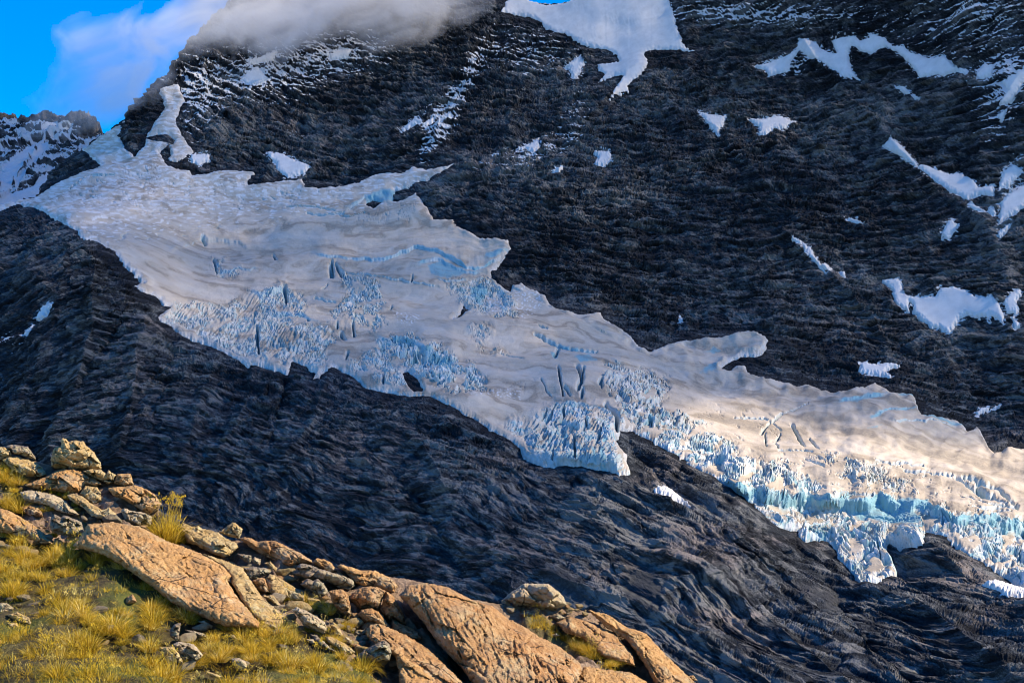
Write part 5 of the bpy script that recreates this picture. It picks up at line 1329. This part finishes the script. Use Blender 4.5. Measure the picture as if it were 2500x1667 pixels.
def blades(base, length, lean_dir, lean, width, rs, droop=1.0, rnd=None, hue=None):
    """Arching tapered blades; returns vertices (n,8,3), per-vertex mask, quads."""
    n = len(base); segs = 4
    out = np.stack([np.cos(lean_dir), np.sin(lean_dir), np.zeros(n)], -1)
    side = np.stack([-np.sin(lean_dir), np.cos(lean_dir), np.zeros(n)], -1)
    tw = rs.uniform(0, math.pi, n)
    side = side * np.cos(tw)[:, None] + out * np.sin(tw)[:, None]
    V = np.zeros((n, segs, 2, 3)); M = np.zeros((n, segs, 2, 4))
    rnd = rs.rand(n) if rnd is None else rnd
    hue = np.zeros(n) if hue is None else hue
    for i in range(segs):
        t = i / (segs - 1)
        a = lean * (0.35 + droop * t * .9)
        p = base + out * (length * t * np.sin(a))[:, None] + np.array([0, 0, 1.0]) * (length * t * np.cos(a))[:, None]
        w = (width * (1 - .85 * t ** 1.5))[:, None]
        V[:, i, 0] = p - side * w; V[:, i, 1] = p + side * w
        M[:, i, :, 0] = rnd[:, None]; M[:, i, :, 1] = t; M[:, i, :, 2] = hue[:, None]; M[:, i, :, 3] = 1
    b = (np.arange(n) * segs * 2)[:, None]
    Fq = np.concatenate([b + np.array([2 * i, 2 * i + 1, 2 * i + 3, 2 * i + 2]) for i in range(segs - 1)])
    return V.reshape(-1, 3), M.reshape(-1, 4), Fq

def tussock_mesh(seed, n=230, rad=.10, L=.30, green=.1, heads=0):
    rs = np.random.RandomState(seed)
    a = rs.uniform(0, 2 * math.pi, n); r = rad * np.sqrt(rs.rand(n))
    base = np.stack([r * np.cos(a), r * np.sin(a), np.full(n, -.03)], -1)
    ld = a + rs.normal(0, .6, n)
    lean = np.clip(.15 + .85 * r / rad + rs.normal(0, .22, n), .03, 1.35)
    ln = L * rs.uniform(.55, 1.15, n)
    V, M, Fq = blades(base, ln, ld, lean, np.full(n, .0042), rs, 1.0, None, (rs.rand(n) < green) * rs.uniform(.4, 1, n))
    if heads:
        hb = np.stack([rad * .6 * rs.normal(size=heads), rad * .6 * rs.normal(size=heads), np.zeros(heads)], -1)
        hl = rs.uniform(0, 2 * math.pi, heads)
        V2, M2, F2 = blades(hb, L * rs.uniform(1.1, 1.5, heads), hl, rs.uniform(.1, .5, heads), np.full(heads, .002), rs, .8, np.full(heads, .75))
        tips = V2.reshape(heads, 4, 2, 3)[:, -1].mean(1)
        k = 9
        tb = np.repeat(tips, k, 0) + rs.normal(0, .018, (heads * k, 3))
        V3, M3, F3 = blades(tb, np.full(heads * k, .03), rs.uniform(0, 6.3, heads * k), rs.uniform(.2, 1.2, heads * k), np.full(heads * k, .004), rs, 1., np.full(heads * k, .78))
        Fq = np.concatenate([Fq, F2 + len(V), F3 + len(V) + len(V2)]); V = np.concatenate([V, V2, V3]); M = np.concatenate([M, M2, M3])
    me = new_mesh("tussock", V, Fq, {"mask": M}); me.materials.append(M_GRASS)
    return me
TUS = [tussock_mesh(40 + i, 260 + 30 * (i % 3), .075 + .02 * (i % 3), .19 + .03 * (i % 4), [.03, .08, .2, .03, .05, .35][i % 6], 6 if i % 2 else 0) for i in range(8)]
BIG = tussock_mesh(90, 420, .13, .34, .03, 26)

def add_tuft(X, Y, sc, label, group=None, mesh=None):
    p = ground_point(X, Y)
    o = bpy.data.objects.new("grass_tussock", mesh or TUS[rnd_.randrange(8)])
    o.location = (p[0], p[1], p[2] + .02)
    o.rotation_euler = (rnd_.uniform(-.15, .15), rnd_.uniform(-.15, .15), rnd_.uniform(0, 6.3))
    o.scale = (sc * rnd_.uniform(.9, 1.15), sc * rnd_.uniform(.9, 1.15), sc * rnd_.uniform(.85, 1.1))
    COL.objects.link(o); tag(o, label, "grass tussock", group)
add_tuft(408, 1322, 1.15, "tall golden tussock with seed heads standing on the skyline right of the jutting outcrop", None, BIG)
add_tuft(388, 1316, .8, "smaller golden tussock leaning against the left side of the skyline tussock")
add_tuft(432, 1328, .75, "smaller golden tussock growing at the right foot of the skyline tussock")
STONES_IN_GRASS = [r[1] for r in ROCKS if np.ptp(r[1], axis=0).max() < 75]
def hides_stone(X, Y):
    for q in STONES_IN_GRASS:
        lo, hi = q.min(0), q.max(0)
        if lo[0] - 9 < X < hi[0] + 9 and lo[1] - 4 < Y < hi[1] + 26: return True
    return False

def tufts(n, poly, s0, s1, label, group, mind=13):
    a, b = poly.min(0), poly.max(0); got = []; tries = 0
    while len(got) < n and tries < n * 80:
        tries += 1
        X, Y = rnd_.uniform(max(a[0], -40), b[0]), rnd_.uniform(a[1], min(b[1], 1720))
        if not inside(np.array([X]), np.array([Y]), poly)[0]: continue
        if n > 60:
            if hides_stone(X, Y): continue
            if n2(np.array([X / 70], F32), np.array([Y / 45], F32), 1201)[0] < -.12: continue
        md = mind * (0.6 + .8 * (Y - 1200) / 467) if n > 60 else mind
        if any((X - x) ** 2 + ((Y - y) * 1.5) ** 2 < md * md for x, y in got): continue
        got.append((X, Y)); add_tuft(X, Y, rnd_.uniform(s0, s1), label, group)
tufts(210, MEADOW, .42, .9, "golden tussock of fine grass in the sloping meadow at lower left", "tussocks of the meadow", 15)
tufts(9, tr('L',240,640,500,660,700,760,900,860,980,920,850,950,660,870,420,770,280,720), .45, .7, "yellow grass tuft on the ledge above the long pale grey boulder", "ledge tufts above the long pale boulder", 9)
tufts(22, tr('O',450,620,620,620,760,740,960,820,1150,890,1300,1000,1150,1000,960,880,740,770,520,680), .35, .6, "yellow grass tuft in the narrow strip right of the great dome", "tufts of the narrow grass strip", 7)
tufts(5, tr('O',1370,1000,1480,1060,1420,1100,1240,1090,1350,1070), .3, .5, "grass tuft below the lower end of the narrow grass strip", "tufts below the narrow strip", 7)
tufts(9, tr('J',0,460,120,580,250,640,330,780,250,860,160,860,40,740,0,700), .5, .8, "golden tussock at the left edge among rocks below the skyline", "tussocks at the upper left edge", 9)
tufts(7, tr('J',0,980,200,980,320,1010,330,1170,240,1170,80,1100,0,1060), .5, .75, "golden tussock left of the small brown slab", "tussocks left of the small brown slab", 9)
tufts(6, tr('J',500,830,900,885,960,965,1180,1180,1300,1200,1180,1185,960,1060,880,930), .25, .4, "short yellow tuft in the crack beside the pale grey slab", "tufts in the crack by the pale grey slab", 9)
tufts(4, tr('J',560,1020,700,1010,740,1120,620,1160), .45, .6, "yellow green tuft between the small brown slab and the dark grey boulder", "tufts above the dark grey boulder", 9)
tufts(6, tr('L',600,1080,860,1130,820,1180,600,1130), .35, .5, "small tuft growing under the long pale grey boulder", "tufts under the long pale grey boulder", 8)
tufts(4, tr('L',1090,1060,1230,1060,1230,1130,1120,1130), .3, .4, "small green tuft among the stones below the upright orange block", "green tufts among the stones", 7)
tufts(4, tr('L',870,1260,1120,1340,1040,1400,900,1340), .4, .55, "dry tuft on the long tan slab at the right border of the meadow", "tufts on the long tan slab", 8)
# short turf between the tussocks: nobody could count it
rs = np.random.RandomState(77)
n = 90000
X = rs.uniform(-60, 1560, n); Y = rs.uniform(1120, 1720, n)
gsd = np.full(n, -60, F32)
for p in GRASSY: gsd = np.maximum(gsd, sdf(X, Y, p, 40))
gate = n2((X / 46).astype(F32), (Y / 30).astype(F32), 1211) + .5 * n2((X / 14).astype(F32), (Y / 9).astype(F32), 1212)
kp = (gsd + 6 * rs.normal(size=n) > 0) & (gate + .2 * rs.normal(size=n) > .02)
X, Y, gate = X[kp], Y[kp], gate[kp]
P = place(X, Y, fdepth(X, Y)); P[:, 2] += -.03 + .16 * fbm3(P[:, None, :], .45, 1101, 4)[:, 0] + .05 * fbm3(P[:, None, :], 2.2, 1105, 3)[:, 0]
n = len(X)
gh = n2((X / 80).astype(F32), (Y / 50).astype(F32), 1221)
V, M, Fq = blades(P, rs.uniform(.025, .09, n) * (1 + .5 * gate), rs.uniform(0, 6.3, n), rs.uniform(.1, 1.1, n), np.full(n, .0045), rs, 1.0, rs.rand(n), np.clip((gh > .15) * rs.rand(n) * 1.0, 0, 1))
tag(link("meadow_grass", new_mesh("meadow_grass", V, Fq, {"mask": M}), M_GRASS), kind="stuff")
